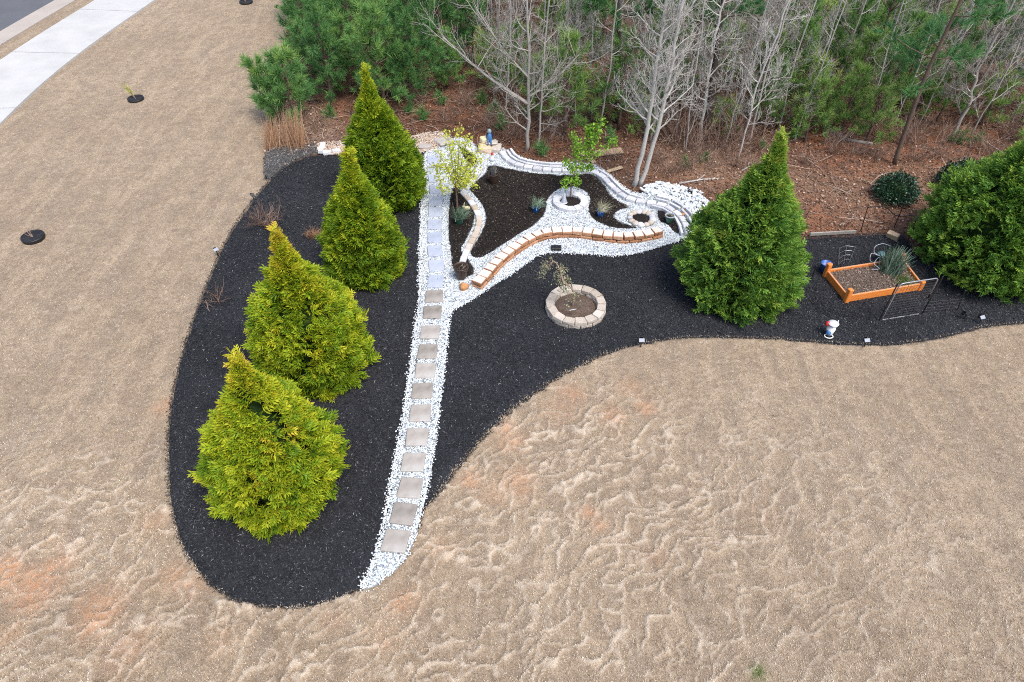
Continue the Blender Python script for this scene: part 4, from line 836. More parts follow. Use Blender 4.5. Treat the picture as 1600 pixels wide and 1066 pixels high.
for k in range(3):
    t = thing('bare_shrub', BS, 'shrub', g([(1130, 235), (1085, 240), (1160, 225)][k][0], [(1130, 235), (1085, 240), (1160, 225)][k][1]), 0, BSg)
    brush_mesh(200 + k, 34, 1.0, .6, .55, .006, None, 4, .5).obj('stems', mTwig, t); bsh.append(t)
for i, (px, py, s) in enumerate([(1060, 225, 1), (1040, 205, .9), (1110, 200, 1.1), (1145, 205, 1.1), (1100, 165, 1.2), (1180, 240, .8), (1060, 150, 1), (1170, 150, 1.1), (800, 215, .8), (870, 215, .7), (770, 200, .7), (650, 165, .8), (700, 190, .6), (1420, 225, .8), (1530, 235, .7), (1580, 220, .8), (1370, 215, .8), (1310, 225, .6), (1450, 160, 1.0), (1075, 265, .6), (1110, 262, .6), (1150, 262, .55), (1045, 275, .5), (1020, 255, .6), (1260, 258, .5), (1295, 240, .6), (1330, 245, .55), (1365, 250, .5), (1430, 255, .5), (1470, 250, .6), (1510, 262, .5), (1550, 245, .6), (1590, 215, .8), (1180, 265, .4), (960, 250, .5), (905, 235, .5), (850, 232, .5), (1420, 215, .7), (940, 175, .9), (1010, 180, .9), (730, 170, .7), (590, 185, .6), (500, 205, .6), (1200, 200, .8), (1240, 170, .9), (1480, 225, .7)]):
    dup(bsh[i % 3], g(px, py), R.uniform(0, 6.28), s)
t = thing('fallen_log', 'grey fallen log lying in the leaves behind the leaning brown pine', 'log', g(1320, 222)); a = g(1290, 205) - g(1320, 222); b_ = g(1362, 228) - g(1320, 222)
addtube(MB(), catmull(np.array([a + [0, 0, .06], [0, 0, .07], b_ + [0, 0, .05]]), 4, False), np.linspace(.06, .04, 9), 9, .4).obj('trunk', mBarkG, t, smooth=True); addtube(MB(), [[0, 0, .08], [.2, .15, .25]], [.02, .01], 6, .4).obj('branch', mBarkG, t)
for lab, (x0, y0), (x1, y1), r_ in [('pale broken stick lying in the leaves beside the broad right arborvitae', (1158, 270), (1180, 262), .02), ('long thin fallen branch lying behind the white rubble', (1060, 290), (1130, 282), .022), ('weathered fallen branch behind the biggest arborvitae', (1500, 205), (1570, 245), .018)]:
    a = g(x0, y0); b_ = g(x1, y1); t = thing('fallen_branch', lab, 'branch', a); addtube(MB(), [[0, 0, .05], (b_ - a) * .5 + [.02, .03, .07], b_ - a + [0, 0, .05]], [r_, r_ * .8, r_ * .5], 7, .8).obj('stick', mBarkG, t, smooth=True); addtube(MB(), [(b_ - a) * .4 + [0, 0, .06], (b_ - a) * .6 + [0, .15, .12]], [r_ * .5, r_ * .3], 5, .8).obj('side_twig', mBarkG, t)
for lab, (px, py), s, rz in [('short split plank lying in the leaves left of the twin pale trees', (960, 270), (.42, .09, .03), .5), ('weathered board behind the lime green sapling', (918, 252), (.5, .10, .03), -1.0), ('broad flat board behind the grey wall, half under leaves', (950, 243), (.7, .22, .03), .25)]:
    c = g(px, py); o = tag(link('plank', bm_mesh(bevbox(s, .004, .004, 3), 'plank', mWood), None, (c[0], c[1], .07), rz), lab, 'plank'); o.rotation_euler.x = .08

# ------------------------------------------------------------------ dry grasses and small shrubs
def blades(seed, n, h, spread, mat, w=.006, tint=.5, base=.1, curve=.3, seg=3):
    r = np.random.RandomState(seed); V = []; F = []; T = []
    for k in range(n):
        a = r.uniform(0, 6.28); p = np.r_[r.randn(2) * base, 0.]; hh = h * r.uniform(.5, 1.1); d = np.array([math.cos(a), math.sin(a)]) * spread * r.rand(); sd_ = np.array([-math.sin(a + 1), math.cos(a + 1), 0]) * w; m = len(V); tt = np.clip(tint + r.randn() * .2, 0, 1)
        for i in range(seg + 1):
            f = i / seg; c = p + np.r_[d * (f + curve * f * f), hh * (f - .25 * curve * f * f)]; V.extend([c - sd_ * (1 - f * .8), c + sd_ * (1 - f * .8)]); T.extend([tt, tt])
        for i in range(seg): F.append([m + 2 * i, m + 2 * i + 1, m + 2 * i + 3]); F.append([m + 2 * i, m + 2 * i + 3, m + 2 * i + 2])
    return mesh_np('blades', np.array(V), np.array(F), mat, np.clip(T, 0, 1))
for lab, c, n_, h_, b_ in [('upright clump of coppery dry grass at the corner of the wood, nearer the lawn', (429, 232), 170, .85, .09), ('larger upright clump of coppery dry grass next to the small bright pine', (462, 230), 280, 1.0, .13)]:
    t = thing('dry_grass_clump', lab, 'ornamental grass', g(*c)); link('blades', blades(int(c[0]), n_, h_, .16, mDry, .007, .6, b_), t)
t = thing('dry_grass_clump', 'flattened greyish dry grass sprawling right of the coppery clumps', 'ornamental grass', g(505, 222)); brush_mesh(310, 60, .55, .7, 1.6, .004, None, 3, .6).obj('stems', mTwig, t)
for lab, c, n_, h_, le, mt, sub in [('large leafless grey brown shrub on the mulch behind the golden tipped arborvitae', (418, 350), 46, .50, 1.1, mTwig, 4), ('small faint leafless shrub on the mulch left of the golden tipped arborvitae', (340, 474), 16, .32, 1.0, mTwig, 3)]:
    t = thing('bare_shrub', lab, 'shrub', g(*c, .05)); brush_mesh(int(c[0]), n_, h_, .3, le, .0045, None, sub, .35).obj('stems', mt, t)
t = thing('dry_tuft', 'small rounded reddish brown tuft on the mulch beside the slim arborvitae', 'dry plant', g(488, 369, .05)); link('blades', blades(55, 170, .15, .16, mDry, .004, .25, .06, .8), t)
# holly-like shrubs
def round_shrub(label, c, r0, seed):
    t = thing('evergreen_shrub', label, 'shrub', g(*c)); r = np.random.RandomState(seed); n = 2600
    D = r.randn(n, 3); D[:, 2] = np.abs(D[:, 2]) - .15; D /= np.linalg.norm(D, axis=1)[:, None]; rad = r0 * (1 - .35 * r.rand(n) ** 1.5) * (1 + .09 * np.sin(D[:, 0] * 9 + D[:, 1] * 7)); P = D * rad[:, None] * [1, 1, 1.05] + [0, 0, r0 * .35]; P[:, 2] = np.maximum(P[:, 2], .02)
    lf = (np.array([[0, 0, 0], [.017, .0, .03], [0, .004, .062], [-.017, 0, .03]]), np.array([[0, 1, 2], [0, 2, 3]]), None)
    V, F, T = scatter([lf], np.zeros(n, int), frame(D + r.randn(n, 3) * .6, roll=r.uniform(0, 6, n)) * r.uniform(.7, 1.1, n)[:, None, None], P, np.clip(r.beta(2, 2.5, n), 0, 1)); link('foliage', mesh_np('foliage', V, F, mHolly, T), t)
    V = ICO2[0] * r0 * .68 + [0, 0, r0 * .42]; MB().add(V, ICO2[1]).obj('inner_foliage', mCore, t, smooth=True)
    addtube(MB(), [[0, 0, 0], [0, 0, r0 * .6]], [.02, .01], 5).obj('stem', mBarkP, t)
round_shrub('round dark evergreen shrub on bare clay above the raised bed', (1394, 312), .42, 1)
round_shrub('dark evergreen shrub half hidden behind the biggest arborvitae', (1495, 296), .46, 2)

# ------------------------------------------------------------------ young trees in the beds
def leafy(t, r, paths, n, mat, ls=.03, spread=.05, tint=.5, droop=0.0, frac=.25):
    PP = []
    for P in paths:
        s = r.uniform(frac, 1, n); i = np.minimum((s * (len(P) - 1)).astype(int), len(P) - 2); f = s * (len(P) - 1) - i; PP.append(P[i] + (P[i + 1] - P[i]) * f[:, None] + r.randn(n, 3) * spread)
    PP = np.vstack(PP); m = len(PP); lf = (np.array([[0, 0, 0], [.35, .0, .5], [0, .1, 1.0], [-.35, 0, .5]]) * ls, np.array([[0, 1, 2], [0, 2, 3]]), None)
    D = r.randn(m, 3) + [0, 0, -droop]; V, F, T = scatter([lf], np.zeros(m, int), frame(D, roll=r.uniform(0, 6, m)) * r.uniform(.7, 1.3, m)[:, None, None], PP, np.clip(tint + r.randn(m) * .22, 0, 1)); link('foliage', mesh_np('foliage', V, F, mat, T), t)
b = g(715, 326, .08); t = thing('young_tree', 'young tree with pale yellow green leaves and whippy stems beside the path', 'young tree', b); r = np.random.RandomState(4); paths = []; mb = MB()
addtube(mb, [[0, 0, 0], q(713, 300, b[1]) - b], [.022, .018], 6, .4)
for (x1, y1, dy, x2, y2) in [(708, 262, 0, 698, 205), (716, 255, .1, 718, 200), (722, 250, -.1, 732, 215), (730, 262, .1, 748, 232), (704, 275, -.15, 683, 235), (728, 282, -.2, 742, 290), (700, 262, .15, 672, 262), (720, 270, .25, 738, 250), (712, 265, .25, 706, 225), (724, 285, .0, 738, 272), (733, 275, .05, 752, 246)]:
    P = catmull(np.array([q(713, 300, b[1]) - b, q(x1, y1, b[1] + dy) - b, q(x2, y2, b[1] + dy * 1.8) - b]), 6, False); paths.append(P); addtube(mb, P, np.linspace(.011, .003, len(P)), 4, .5, False)
P = catmull(np.array([q(703, 258, b[1]) - b, q(684, 262, b[1] - .1) - b, q(690, 292, b[1] - .2) - b, q(697, 300, b[1] - .2) - b]), 5, False); paths.append(P); addtube(mb, P, .004, 4, .5, False)
mb.obj('stems', mTwig, t); leafy(t, r, paths, 200, mYel, .048, .05, .62)
b = g(892, 306, .12); t = thing('young_tree', 'slender lime green sapling growing out of the grey block ring', 'young tree', b); paths = []; mb = MB(); r = np.random.RandomState(9)
P0 = catmull(np.array([[0, 0, 0], q(893, 285, b[1]) - b, q(900, 265, b[1]) - b, q(914, 248, b[1]) - b, q(925, 215, b[1]) - b]), 4, False); addtube(mb, P0, np.linspace(.016, .006, len(P0)), 6, .5); paths.append(P0[5:])
for (s, x1, y1, x2, y2, dy) in [(6, 893, 262, 882, 250, -.1), (6, 912, 262, 926, 262, .1), (8, 900, 240, 900, 215, .15), (9, 935, 238, 964, 218, -.1), (10, 918, 215, 920, 200, .1), (11, 932, 210, 945, 184, .0), (9, 906, 232, 893, 210, -.15), (10, 925, 230, 936, 205, .2), (12, 925, 205, 930, 195, .1), (4, 885, 280, 884, 292, -.1), (4, 898, 280, 902, 288, -.05)]:
    P = catmull(np.array([P0[min(s, len(P0) - 1)], q(x1, y1, b[1] + dy) - b, q(x2, y2, b[1] + dy) - b]), 5, False); paths.append(P); addtube(mb, P, np.linspace(.006, .002, len(P)), 4, .5, False)
mb.obj('stems', mTwig, t); leafy(t, r, paths, 150, mLime, .055, .04, .5)
b = np.array([rc[0] - .05, rc[1], .12]); t = thing('weeping_tree', 'small weeping tree with grey green drooping twigs in the tan ring planter', 'young tree', b); mb = MB(); r = np.random.RandomState(12); paths = []
P0 = catmull(np.array([[0, 0, 0], q(897, 458, b[1]) - b, q(888, 446, b[1] - .05) - b, q(880, 440, b[1] - .1) - b, q(876, 425, b[1]) - b, q(868, 410, b[1]) - b, q(860, 412, b[1]) - b, q(856, 422, b[1]) - b]), 4, False); addtube(mb, P0, np.linspace(.016, .006, len(P0)), 6, .7)
for k in range(26):
    i = r.randint(12, len(P0)) if k < 15 else r.randint(4, 14); p = P0[i]; a = r.uniform(0, 6.28); L = r.uniform(.12, .34); e = np.array([math.cos(a), math.sin(a), 0]) * L * .5
    P = np.array([p, p + e * .7 + [0, 0, .03], p + e + [0, 0, -L * .5], p + e * 1.1 + [0, 0, -L]]); paths.append(P); addtube(mb, P, [.004, .003, .002, .0015], 3, .7, False)
mb.obj('branches', mTwig, t); leafy(t, r, paths, 34, mWeep, .028, .018, .5, 1.0, .1)
o = MB().add(*box((0, 0, 0), (.12, .004, .09), .3, .9)).obj('plant_tag', mWhite, t, tuple(g(894, 484, .25) - b)); 

# ------------------------------------------------------------------ pots
def pot(name, label, c, r0, h0, mat, soil=mBrown, rim=None, group=None, z=.08):
    t = thing(name, label, 'plant pot', g(*c, z)); pr = [(.001, 0), (r0 * .62, 0), (r0 * .70, h0 * .1), (r0 * .93, h0 * .75), (r0 * .92, h0 * .84)]
    v, f = lathe(pr + [(r0 * .90, h0 * .86)], 20); MB().add(v, f).obj('body', mat, t, smooth=True)
    v, f = lathe([(r0 * .93, h0 * .86), (r0 * 1.04, h0 * .88), (r0 * 1.05, h0 * .98), (r0 * 1.0, h0), (r0 * .86, h0 * .99), (r0 * .84, h0 * .80)], 20); MB().add(v, f).obj('rim', rim or mat, t, smooth=True)
    v, f = lathe([(r0 * .86, h0 * .80), (r0 * .4, h0 * .84), (.001, h0 * .86)], 16); MB().add(v, f).obj('soil', soil, t, smooth=True); return t
def plant(name, label, cat, c, z, mesh, part='leaves'):
    t = thing(name, label, cat, g(*c, z)); link(part, mesh, t); return t
p1 = pot('plant_pot', 'dark brown glazed pot holding a dead grey plant, in the upper winding bed', (771, 286), .115, .24, mPotBr)
c = p1.location; t = thing('dead_plant', 'dead grey leaved plant in the upper brown pot', 'plant', (c.x, c.y, c.z + .19)); link('leaves', blades(71, 60, .24, .10, mChipG, .012, .5, .03, .3), t)
p2 = pot('plant_pot', 'dark brown pot of bare soil at the end of the winding stone border', (721, 434), .135, .27, mPotBr, z=.08)
c = p2.location; t = thing('dead_plant', 'withered brown stubs in the lower brown pot', 'plant', (c.x, c.y, c.z + .22)); link('leaves', blades(72, 26, .07, .09, mStick, .010, .4, .05, .8), t)
p3 = pot('plant_pot', 'cobalt blue pot under grey green leaves, left of the grey block ring', (837, 331), .085, .15, mPotBl)
c = p3.location; t = thing('potted_herb', 'grey green herb growing in the left blue pot', 'plant', (c.x, c.y, c.z + .12)); link('leaves', blades(73, 150, .17, .17, mHerb, .009, .55, .04, .5), t)
p4 = pot('plant_pot', 'cobalt blue pot under dry white grass, right of the grey block ring', (938, 338), .085, .15, mPotBl)
c = p4.location; t = thing('potted_grass', 'bleached dry grass sprawling from the right blue pot', 'plant', (c.x, c.y, c.z + .12)); link('leaves', blades(74, 110, .18, .22, mWeep, .005, .85, .03, .5), t)
p5 = pot('plant_pot', 'green glazed pot full of lavender in the narrow bed by the path', (718, 350), .10, .17, mPotGr)
c = p5.location; t = thing('lavender_plant', 'bushy grey green lavender in the green pot by the path', 'plant', (c.x, c.y, c.z + .13)); link('leaves', blades(75, 260, .24, .20, mHerb, .007, .35, .05, .4), t)
p6 = pot('plant_pot', 'green pot with a pale rim near the far end of the grey wall', (1045, 347), .095, .17, mPotGr, rim=mGreyP)
c = p6.location; t = thing('dead_plant', 'small dry sprig in the pale rimmed green pot', 'plant', (c.x, c.y, c.z + .13)); link('leaves', blades(76, 22, .10, .07, mWeep, .006, .4, .03, .5), t)

# ------------------------------------------------------------------ ornaments
def blob(c, s, sub=2, noise_=0.0, seed=0):
    V, F = (ICO2, ICO3)[sub - 2]; r = np.random.RandomState(seed); d = 1 + noise_ * (np.sin(V[:, 0] * 5 + seed) + np.sin(V[:, 1] * 6 + seed * 2) + np.sin(V[:, 2] * 7)) / 3
    return V * d[:, None] * np.array(s) + np.array(c), F
c = g(764, 236, .05)
t = thing('stone_stack', 'stack of tan split stones at the head of the grey wall', 'stones', c)
for (x, y, zz_, s, rz, m_) in [(-.09, -.04, 0, (.32, .24, .15), .1, mRockT), (.17, -.01, 0, (.22, .24, .14), -.25, mBlkTan), (.02, .12, .0, (.34, .2, .17), .2, mBlkTan), (.07, .06, .15, (.26, .18, .06), .05, mBlkTan), (-.10, .10, .17, (.17, .14, .12), .5, mSkin)]:
    link('stone', bm_mesh(bevbox(s, .022, .016, int(abs(x) * 99)), 'stone', m_), t, (x, y, zz_), rz)
t = thing('garden_figurine', 'blue seated figurine with a grey blue head on the tan stone stack', 'figurine', (c[0] + .02, c[1] + .06, c[2] + .20))
m1 = MB(); m1.add(*lathe([(.001, 0), (.05, 0), (.065, .05), (.055, .13), (.035, .20), (.001, .22)], 12, (0, 0, .02))); addtube(m1, [[-.03, -.02, .06], [-.035, -.09, .07], [-.04, -.12, -.02]], [.024, .02, .015], 6); addtube(m1, [[.03, -.02, .06], [.035, -.09, .07], [.04, -.12, -.02]], [.024, .02, .015], 6); m1.obj('body', mBlue, t, smooth=True)
MB().add(*blob((0, 0, .27), (.048, .05, .055))).obj('head', mPaleB, t, smooth=True); m1 = MB(); m1.add(*blob((.055, .03, .14), (.03, .045, .09))); m1.add(*blob((-.055, .03, .14), (.025, .04, .08))); m1.obj('wings', mNavy, t, smooth=True)
c = g(769, 251, .08); t = thing('garden_figurine', 'tiny white figurine with a red hat below the tan stone stack', 'figurine', c)
m1 = MB(); m1.add(*lathe([(.001, 0), (.05, 0), (.05, .05), (.03, .11), (.001, .13)], 12)); m1.add(*blob((0, 0, .14), (.032, .032, .034))); m1.obj('body', mWhite, t, smooth=True); MB().add(*lathe([(.036, .155), (.022, .19), (.001, .215)], 10)).obj('hat', mRed, t, smooth=True)
c = g(729, 328, .09); t = thing('rabbit_figurine', 'cream rabbit figurine beside the lavender pot', 'figurine', c)
m1 = MB(); m1.add(*blob((0.01, 0, .045), (.07, .045, .045))); m1.add(*blob((-.055, -.01, .085), (.032, .028, .03))); m1.obj('body', mSkin, t, smooth=True)
for s in (-1, 1): addtube(MB(), [[-.05, s * .012, .10], [-.045, s * .02, .14], [-.03, s * .026, .165]], [.009, .011, .003], 6).obj('ear', mSkin, t, smooth=True)
c = g(881, 317, .12); t = thing('cone_ornament', 'pale grey pointed ornament at the foot of the lime green sapling', 'ornament', c)
MB().add(*lathe([(.001, 0), (.068, 0), (.066, .03), (.035, .13), (.014, .21), (.001, .24)], 10)).obj('body', mGreyP, t, smooth=True); MB().add(*lathe([(.07, .0), (.08, .012), (.07, .028)], 10)).obj('base', mWhite, t, smooth=True)
c = g(725, 452, .06); t = tag(MB().add(*blob((0, 0, .06), (.085, .075, .075), 3, .25, 3)).obj('rusty_rock', mRockO, None, tuple(c), True), 'rusty orange rock on the white gravel near the lower brown pot', 'rock')
c = g(869, 389, .075); t = thing('ground_light', 'flat black box set in the white gravel below the curved wall', 'garden light', c); link('housing', bm_mesh(bevbox((.20, .13, .05), .01, 0, 1), 'housing', mBlack), t); MB().add(*box((0, 0, .055), (.07, .10, .008))).obj('lens', mBlkMet, t)
t = thing('garden_figurine', 'white and blue figurine with a red side, on mulch before the raised bed', 'figurine', g(1295, 522, .05))
MB().add(*lathe([(.001, 0), (.055, 0), (.06, .05), (.075, .13), (.05, .17), (.001, .18)], 14)).obj('body', mWhite, t, smooth=True)
MB().add(*blob((-.035, -.03, .07), (.045, .05, .06))).obj('apron', mBlue, t, smooth=True); MB().add(*lathe([(.001, .16), (.035, .17), (.038, .22), (.001, .25)], 12)).obj('head', mGreyP, t, smooth=True)
MB().add(*lathe([(.03, .235), (.085, .232), (.09, .25), (.06, .262), (.05, .275), (.001, .285)], 16)).obj('hat', mWhite, t, smooth=True); MB().add(*blob((-.085, .02, .22), (.04, .04, .05))).obj('bundle', mRed, t, smooth=True)
a = np.linspace(0, 2 * math.pi, 20); addtube(MB(), np.c_[np.cos(a) * .07 - .03, np.sin(a) * .05 - .07, np.full(20, .015)], .009, 6).obj('foot_ring', mWhite, t, smooth=True)
addtube(MB(), [[.06, 0, .14], [.085, .0, .18], [.07, 0, .24], [.06, 0, .31]], [.010, .009, .009, .007], 6).obj('arm', mWhite, t, smooth=True)
for lab, (px, py), s, rz in [('large slate slab lying right at the head of the path', (695, 221), (.42, .40, .05), .5), ('smaller slate slab lying left at the head of the path', (665, 229), (.26, .17, .05), .0)]:
    cc = g(px, py, .1); o = tag(link('slate_slab', bm_mesh(bevbox(s, .012, .02, int(px)), 'slate_slab', mSlate), None, (cc[0], cc[1], .075), rz), lab, 'stone slab')
o = None
t = thing('concrete_edging', 'short angled row of white edging blocks at the top left of the mulch', 'edging', g(510, 238, .05))
for i, (x, y, rz) in enumerate([(-.12, .22, 1.57), (-.12, .02, 1.57), (.05, -.10, .25), (.25, -.04, .3)]): link('block', bm_mesh(bevbox((.19, .11, .09), .01, .006, 90 + i), 'block', mWhite), t, (x, y, 0), rz)
c = g(1078, 301, .1); t = thing('ground_light', 'small black spotlight on the white rubble behind the grey wall', 'garden light', c); link('housing', bm_mesh(bevbox((.09, .07, .07), .012, 0, 2), 'housing', mBlack), t); MB().add(*box((0.02, -.02, .075), (.07, .05, .01), .3, .4)).obj('panel', mGreyMet, t)
c = g(1073, 333, .1)
t = thing('red_rock_pile', 'little heap of rusty stones among the white rubble', 'rocks', c)
for i in range(6): MB().add(*blob((0, 0, 0), (.05, .04, .03), 2, .3, i)).obj('stone', mRockO, t, tuple(np.r_[R.randn(2) * .05, .03 * (i > 3)]), True)

mPanel = M_plain('pale_panel', (.34, .37, .42), .5, .3)
# solar spotlights
def spot(label, c, rz, tilt=.6, pale_top=True):  # last flag picks the pale panel colour, otherwise black metal
    t = thing('solar_light', label, 'garden light', g(*c, .03), rz); addtube(MB(), [[0, 0, 0], [0, 0, .13]], .010, 6).obj('stake', mBlack, t)
    MB().add(*box((0, 0, .15), (.09, .06, .012), 0, tilt)).obj('solar_panel', mPanel if pale_top else mBlkMet, t); MB().add(*lathe([(.001, 0), (.025, 0), (.033, .05), (.03, .055)], 10, (0, .05, .10))).obj('lamp_head', mBlack, t); return t
for lab, c, rz, pale_top in [('pale topped solar spotlight on the mulch edge below the white and blue figurine', (1350, 542), .1, 1), ('pale topped solar spotlight on the mulch edge at the right', (1529, 506), .3, 1), ('black solar spotlight between the gate and the right hand spotlight', (1505, 500), .9, 0), ('solar spotlight at the lawn edge where the mulch curves below the ring planter', (1001, 542), 0, 1), ('black solar spotlight at the lawn edge beside the weathered mulch', (417, 281), .5, 0), ('black solar spotlight at the lawn edge behind the large leafless shrub', (397, 314), .7, 0), ('solar spotlight at the left lawn edge level with the golden tipped arborvitae', (341, 400), .8, 1)]: spot(lab, c, rz, .6, pale_top)

# ------------------------------------------------------------------ raised bed
BL, FL, FRr, BR = g(1288, 434), g(1320, 474), g(1434, 455), g(1404, 416)
t = thing('raised_bed', 'orange painted raised bed with corner posts, half full of soil', 'raised bed')
def board(a, b, zc, h, th, mat, name='side_board'):
    d = b - a; L = np.linalg.norm(d[:2]); m = (a + b) / 2; rz = math.atan2(d[1], d[0]); link(name, bm_mesh(bevbox((L, th, h), .006, 0, 1), name, [mat, mOrIn] if mat is mOrW else mat, topmat=1), t, (m[0], m[1], zc), rz)
for a, b in ((BL, FL), (FL, FRr), (FRr, BR), (BR, BL)): board(a, b, .035, .15, .035, mOrW)
for a, hh_ in ((BL, .30), (FL, .30), (FRr, .21), (BR, .26)): link('corner_post', bm_mesh(bevbox((.085, .085, hh_), .012, 0, 2), 'corner_post', mOrW), t, (a[0], a[1], .03), .3)
SOILP = np.array([BL[:2], FL[:2], FRr[:2], BR[:2]]); cc = SOILP.mean(0); SOILP = cc + (SOILP - cc) * .965
o = sheet('soil', SOILP, .06, lambda x, y: .13 + .03 * (fbm(x * 5, y * 5, 80, 3) - .5), mSoil, .03, .0); o.parent = t
n = 2200; P = sample_poly(SOILP, n); V, F, T = scatter(chip_templates(5, .035, .008), R.randint(0, 5, n), lay(n, .4), np.c_[P, .137 + .02 * R.rand(n)], R.uniform(.15, .9, n))
o = stuff('soil_debris', 'bits of bark lying on the raised bed soil', 'debris', V, F, T, mStick)
t = thing('rosemary_bush', 'upright silvery green rosemary at the back corner of the raised bed', 'herb', g(1390, 425, .12)); link('leaves', blades(401, 420, .52, .22, mHerb, .011, .45, .07, .25), t)
t = thing('green_tuft', 'low bright green seedlings in the right corner of the raised bed', 'plant', g(1412, 441, .13)); link('leaves', blades(402, 260, .09, .08, mGrassG, .004, .5, .09, .3), t)
t = thing('grass_tuft', 'single tuft of green grass in the dry lawn at the bottom edge', 'grass tuft', g(1185, 1052)); link('blades', blades(403, 60, .05, .05, mGrassG, .003, .7, .03, .3), t)
c = g(1287, 424, .05); t = thing('bucket', 'blue bucket tucked behind the left post of the raised bed', 'bucket', c); MB().add(*lathe([(.001, 0), (.075, 0), (.10, .18), (.106, .19), (.09, .19), (.07, .02), (.001, .02)], 18)).obj('body', mBlueP, t, smooth=True)
a = np.linspace(0, math.pi, 12); addtube(MB(), np.c_[np.cos(a) * .1, -np.sin(a) * .06, .18 + np.sin(a) * .03], .004, 5).obj('handle', mWhite, t)
c = g(1394, 372, .05); o = tag(link('wood_block', bm_mesh(bevbox((.22, .12, .12), .006, .004, 5), 'wood_block', mWood), None, (c[0], c[1], .06), -.8), 'pale block of sawn wood at the back corner of the fenced plot', 'wood block'); o.rotation_euler.x = .3
# wire trellis lying on the mulch
c = g(1325, 400, .06); t = thing('wire_trellis', 'fan shaped pale wire trellis lying on the mulch behind the raised bed', 'trellis', c); 
V0 = g(1312, 412, .07) - c; mb = MB()
for k in range(4):
    P = np.array([g(x, y, .08) - c for x, y in [(1310 + k * .3, 413 - k * 8), (1317 + k * 1.2, 407 - k * 7.5), (1326 + k * 2.4, 405 - k * 6.5), (1330 + k * 3.0, 409 - k * 7)]]); addtube(MB(), catmull(P, 4, False), .0035, 4, cap=False).obj('wire', mGreyMet, t)
for a_, b_ in (((1310, 414), (1312, 386)), ((1318, 413), (1323, 385)), ((1326, 412), (1337, 385))): addtube(MB(), [g(*a_, .07) - c, g(*b_, .09) - c], .0035, 4, cap=False).obj('wire', mGreyMet, t)
c = g(1372, 405, .06); t = thing('garden_hose', 'loosely looped grey green hose behind the rosemary', 'hose', c); P = catmull(np.array([g(x, y, z_) - c for x, y, z_ in [(1392, 385, .1), (1380, 381, .25), (1368, 385, .3), (1366, 394, .2), (1374, 400, .2), (1362, 396, .25), (1360, 408, .15), (1372, 410, .2), (1384, 406, .2), (1374, 402, .28), (1366, 412, .25), (1374, 420, .2), (1362, 421, .18)]]), 6, False); addtube(MB(), P, .006, 6).obj('hose', mGreyP, t, smooth=True)
MB().add(*lathe([(.001, 0), (.07, 0), (.085, .06), (.07, .09), (.001, .10)], 12, (.03, .0, .05))).obj('coil', mTeal, t, smooth=True)

# ------------------------------------------------------------------ gate and net fence
GA, GB = g(1375, 503), g(1436, 493); gd = GB - GA; gl = np.linalg.norm(gd); gh = q(1397, 444, GA[1])[2]
t = thing('garden_gate', 'black framed garden gate with netting in front of the orange raised bed', 'gate', GA, math.atan2(gd[1], gd[0]))
for x in (-.03, gl + .05): addtube(MB(), [[x, 0, 0], [x, 0, gh + .02]], .012, 8).obj('post', mBlkMet, t)
def corner_frame(w_, h_, r_=.07):
    P = [[0.02, 0, .04], [0.02, 0, h_ - r_]] + [[.02 + r_ - r_ * math.cos(a), 0, h_ - r_ + r_ * math.sin(a)] for a in np.linspace(.3, 1.57, 4)] + [[w_ - .02 - r_ + r_ * math.sin(a), 0, h_ - r_ + r_ * math.cos(a)] for a in np.linspace(0, 1.4, 4)] + [[w_ - .02, 0, .04]]
    return np.array(P)
addtube(MB(), corner_frame(gl, gh), .012, 8).obj('frame', mGreyMet, t, smooth=True); addtube(MB(), [[0.02, 0, .04], [gl - .02, 0, .04]], .012, 8).obj('bottom_rail', mGreyMet, t)
def net(w_, h_, st=.06, x0=0.0):
    mb = MB()
    for k in range(int(w_ / st) + 1): addtube(mb, [[x0 + k * st, 0, .04], [x0 + k * st, 0, h_]], .0022, 3, cap=False)
    for k in range(int(h_ / st) + 1): addtube(mb, [[x0, 0, .04 + k * st * .98], [x0 + w_, 0, .04 + k * st * .98]], .0022, 3, cap=False)
    return mb
net(gl - .06, gh - .06, .06, .03).obj('netting', mBlkMet, t); MB().add(*box((gl - .02, -.02, gh * .55), (.05, .03, .08))).obj('latch', mBlkMet, t)
def fpost(label, base, toppx, extra=None):
    b = g(*base); h_ = q(*toppx, b[1]); tp = h_ - b; t = thing('fence_post', label, 'fence post', b); addtube(MB(), [[0, 0, 0], tp], .009, 6).obj('rod', mBlkMet, t); MB().add(*lathe([(.012, 0), (.014, .02), (.001, .028)], 8, tuple(tp))).obj('cap', mBlack, t); return b + tp
tops = {}
tops['a'] = fpost('thin black fence post at the back of the plot under the round evergreen shrub', (1396, 358), (1412, 320))
tops['b'] = fpost('black fence post beside the block of sawn wood', (1413, 390), (1431, 345))
tops['c'] = fpost('faint thin fence post at the back left of the fenced plot', (1344, 364), (1356, 324))
tops['d'] = fpost('short fence post beside the broad arborvitae, left of the blue bucket', (1267, 438), (1275, 417))
tops['e'] = fpost('right hand fence post under the biggest arborvitae', (1494, 488), (1508, 455))
t = thing('fence_rail', 'sagging black rail across the back posts of the fenced plot', 'fence rail'); addtube(MB(), catmull(np.array([tops['c'], (tops['c'] + tops['a']) / 2 - [0, 0, .03], q(1400, 337, tops['a'][1]), q(1424, 337, tops['a'][1] + .05)]), 4, False), .010, 6).obj('rail', mBlkMet, t)
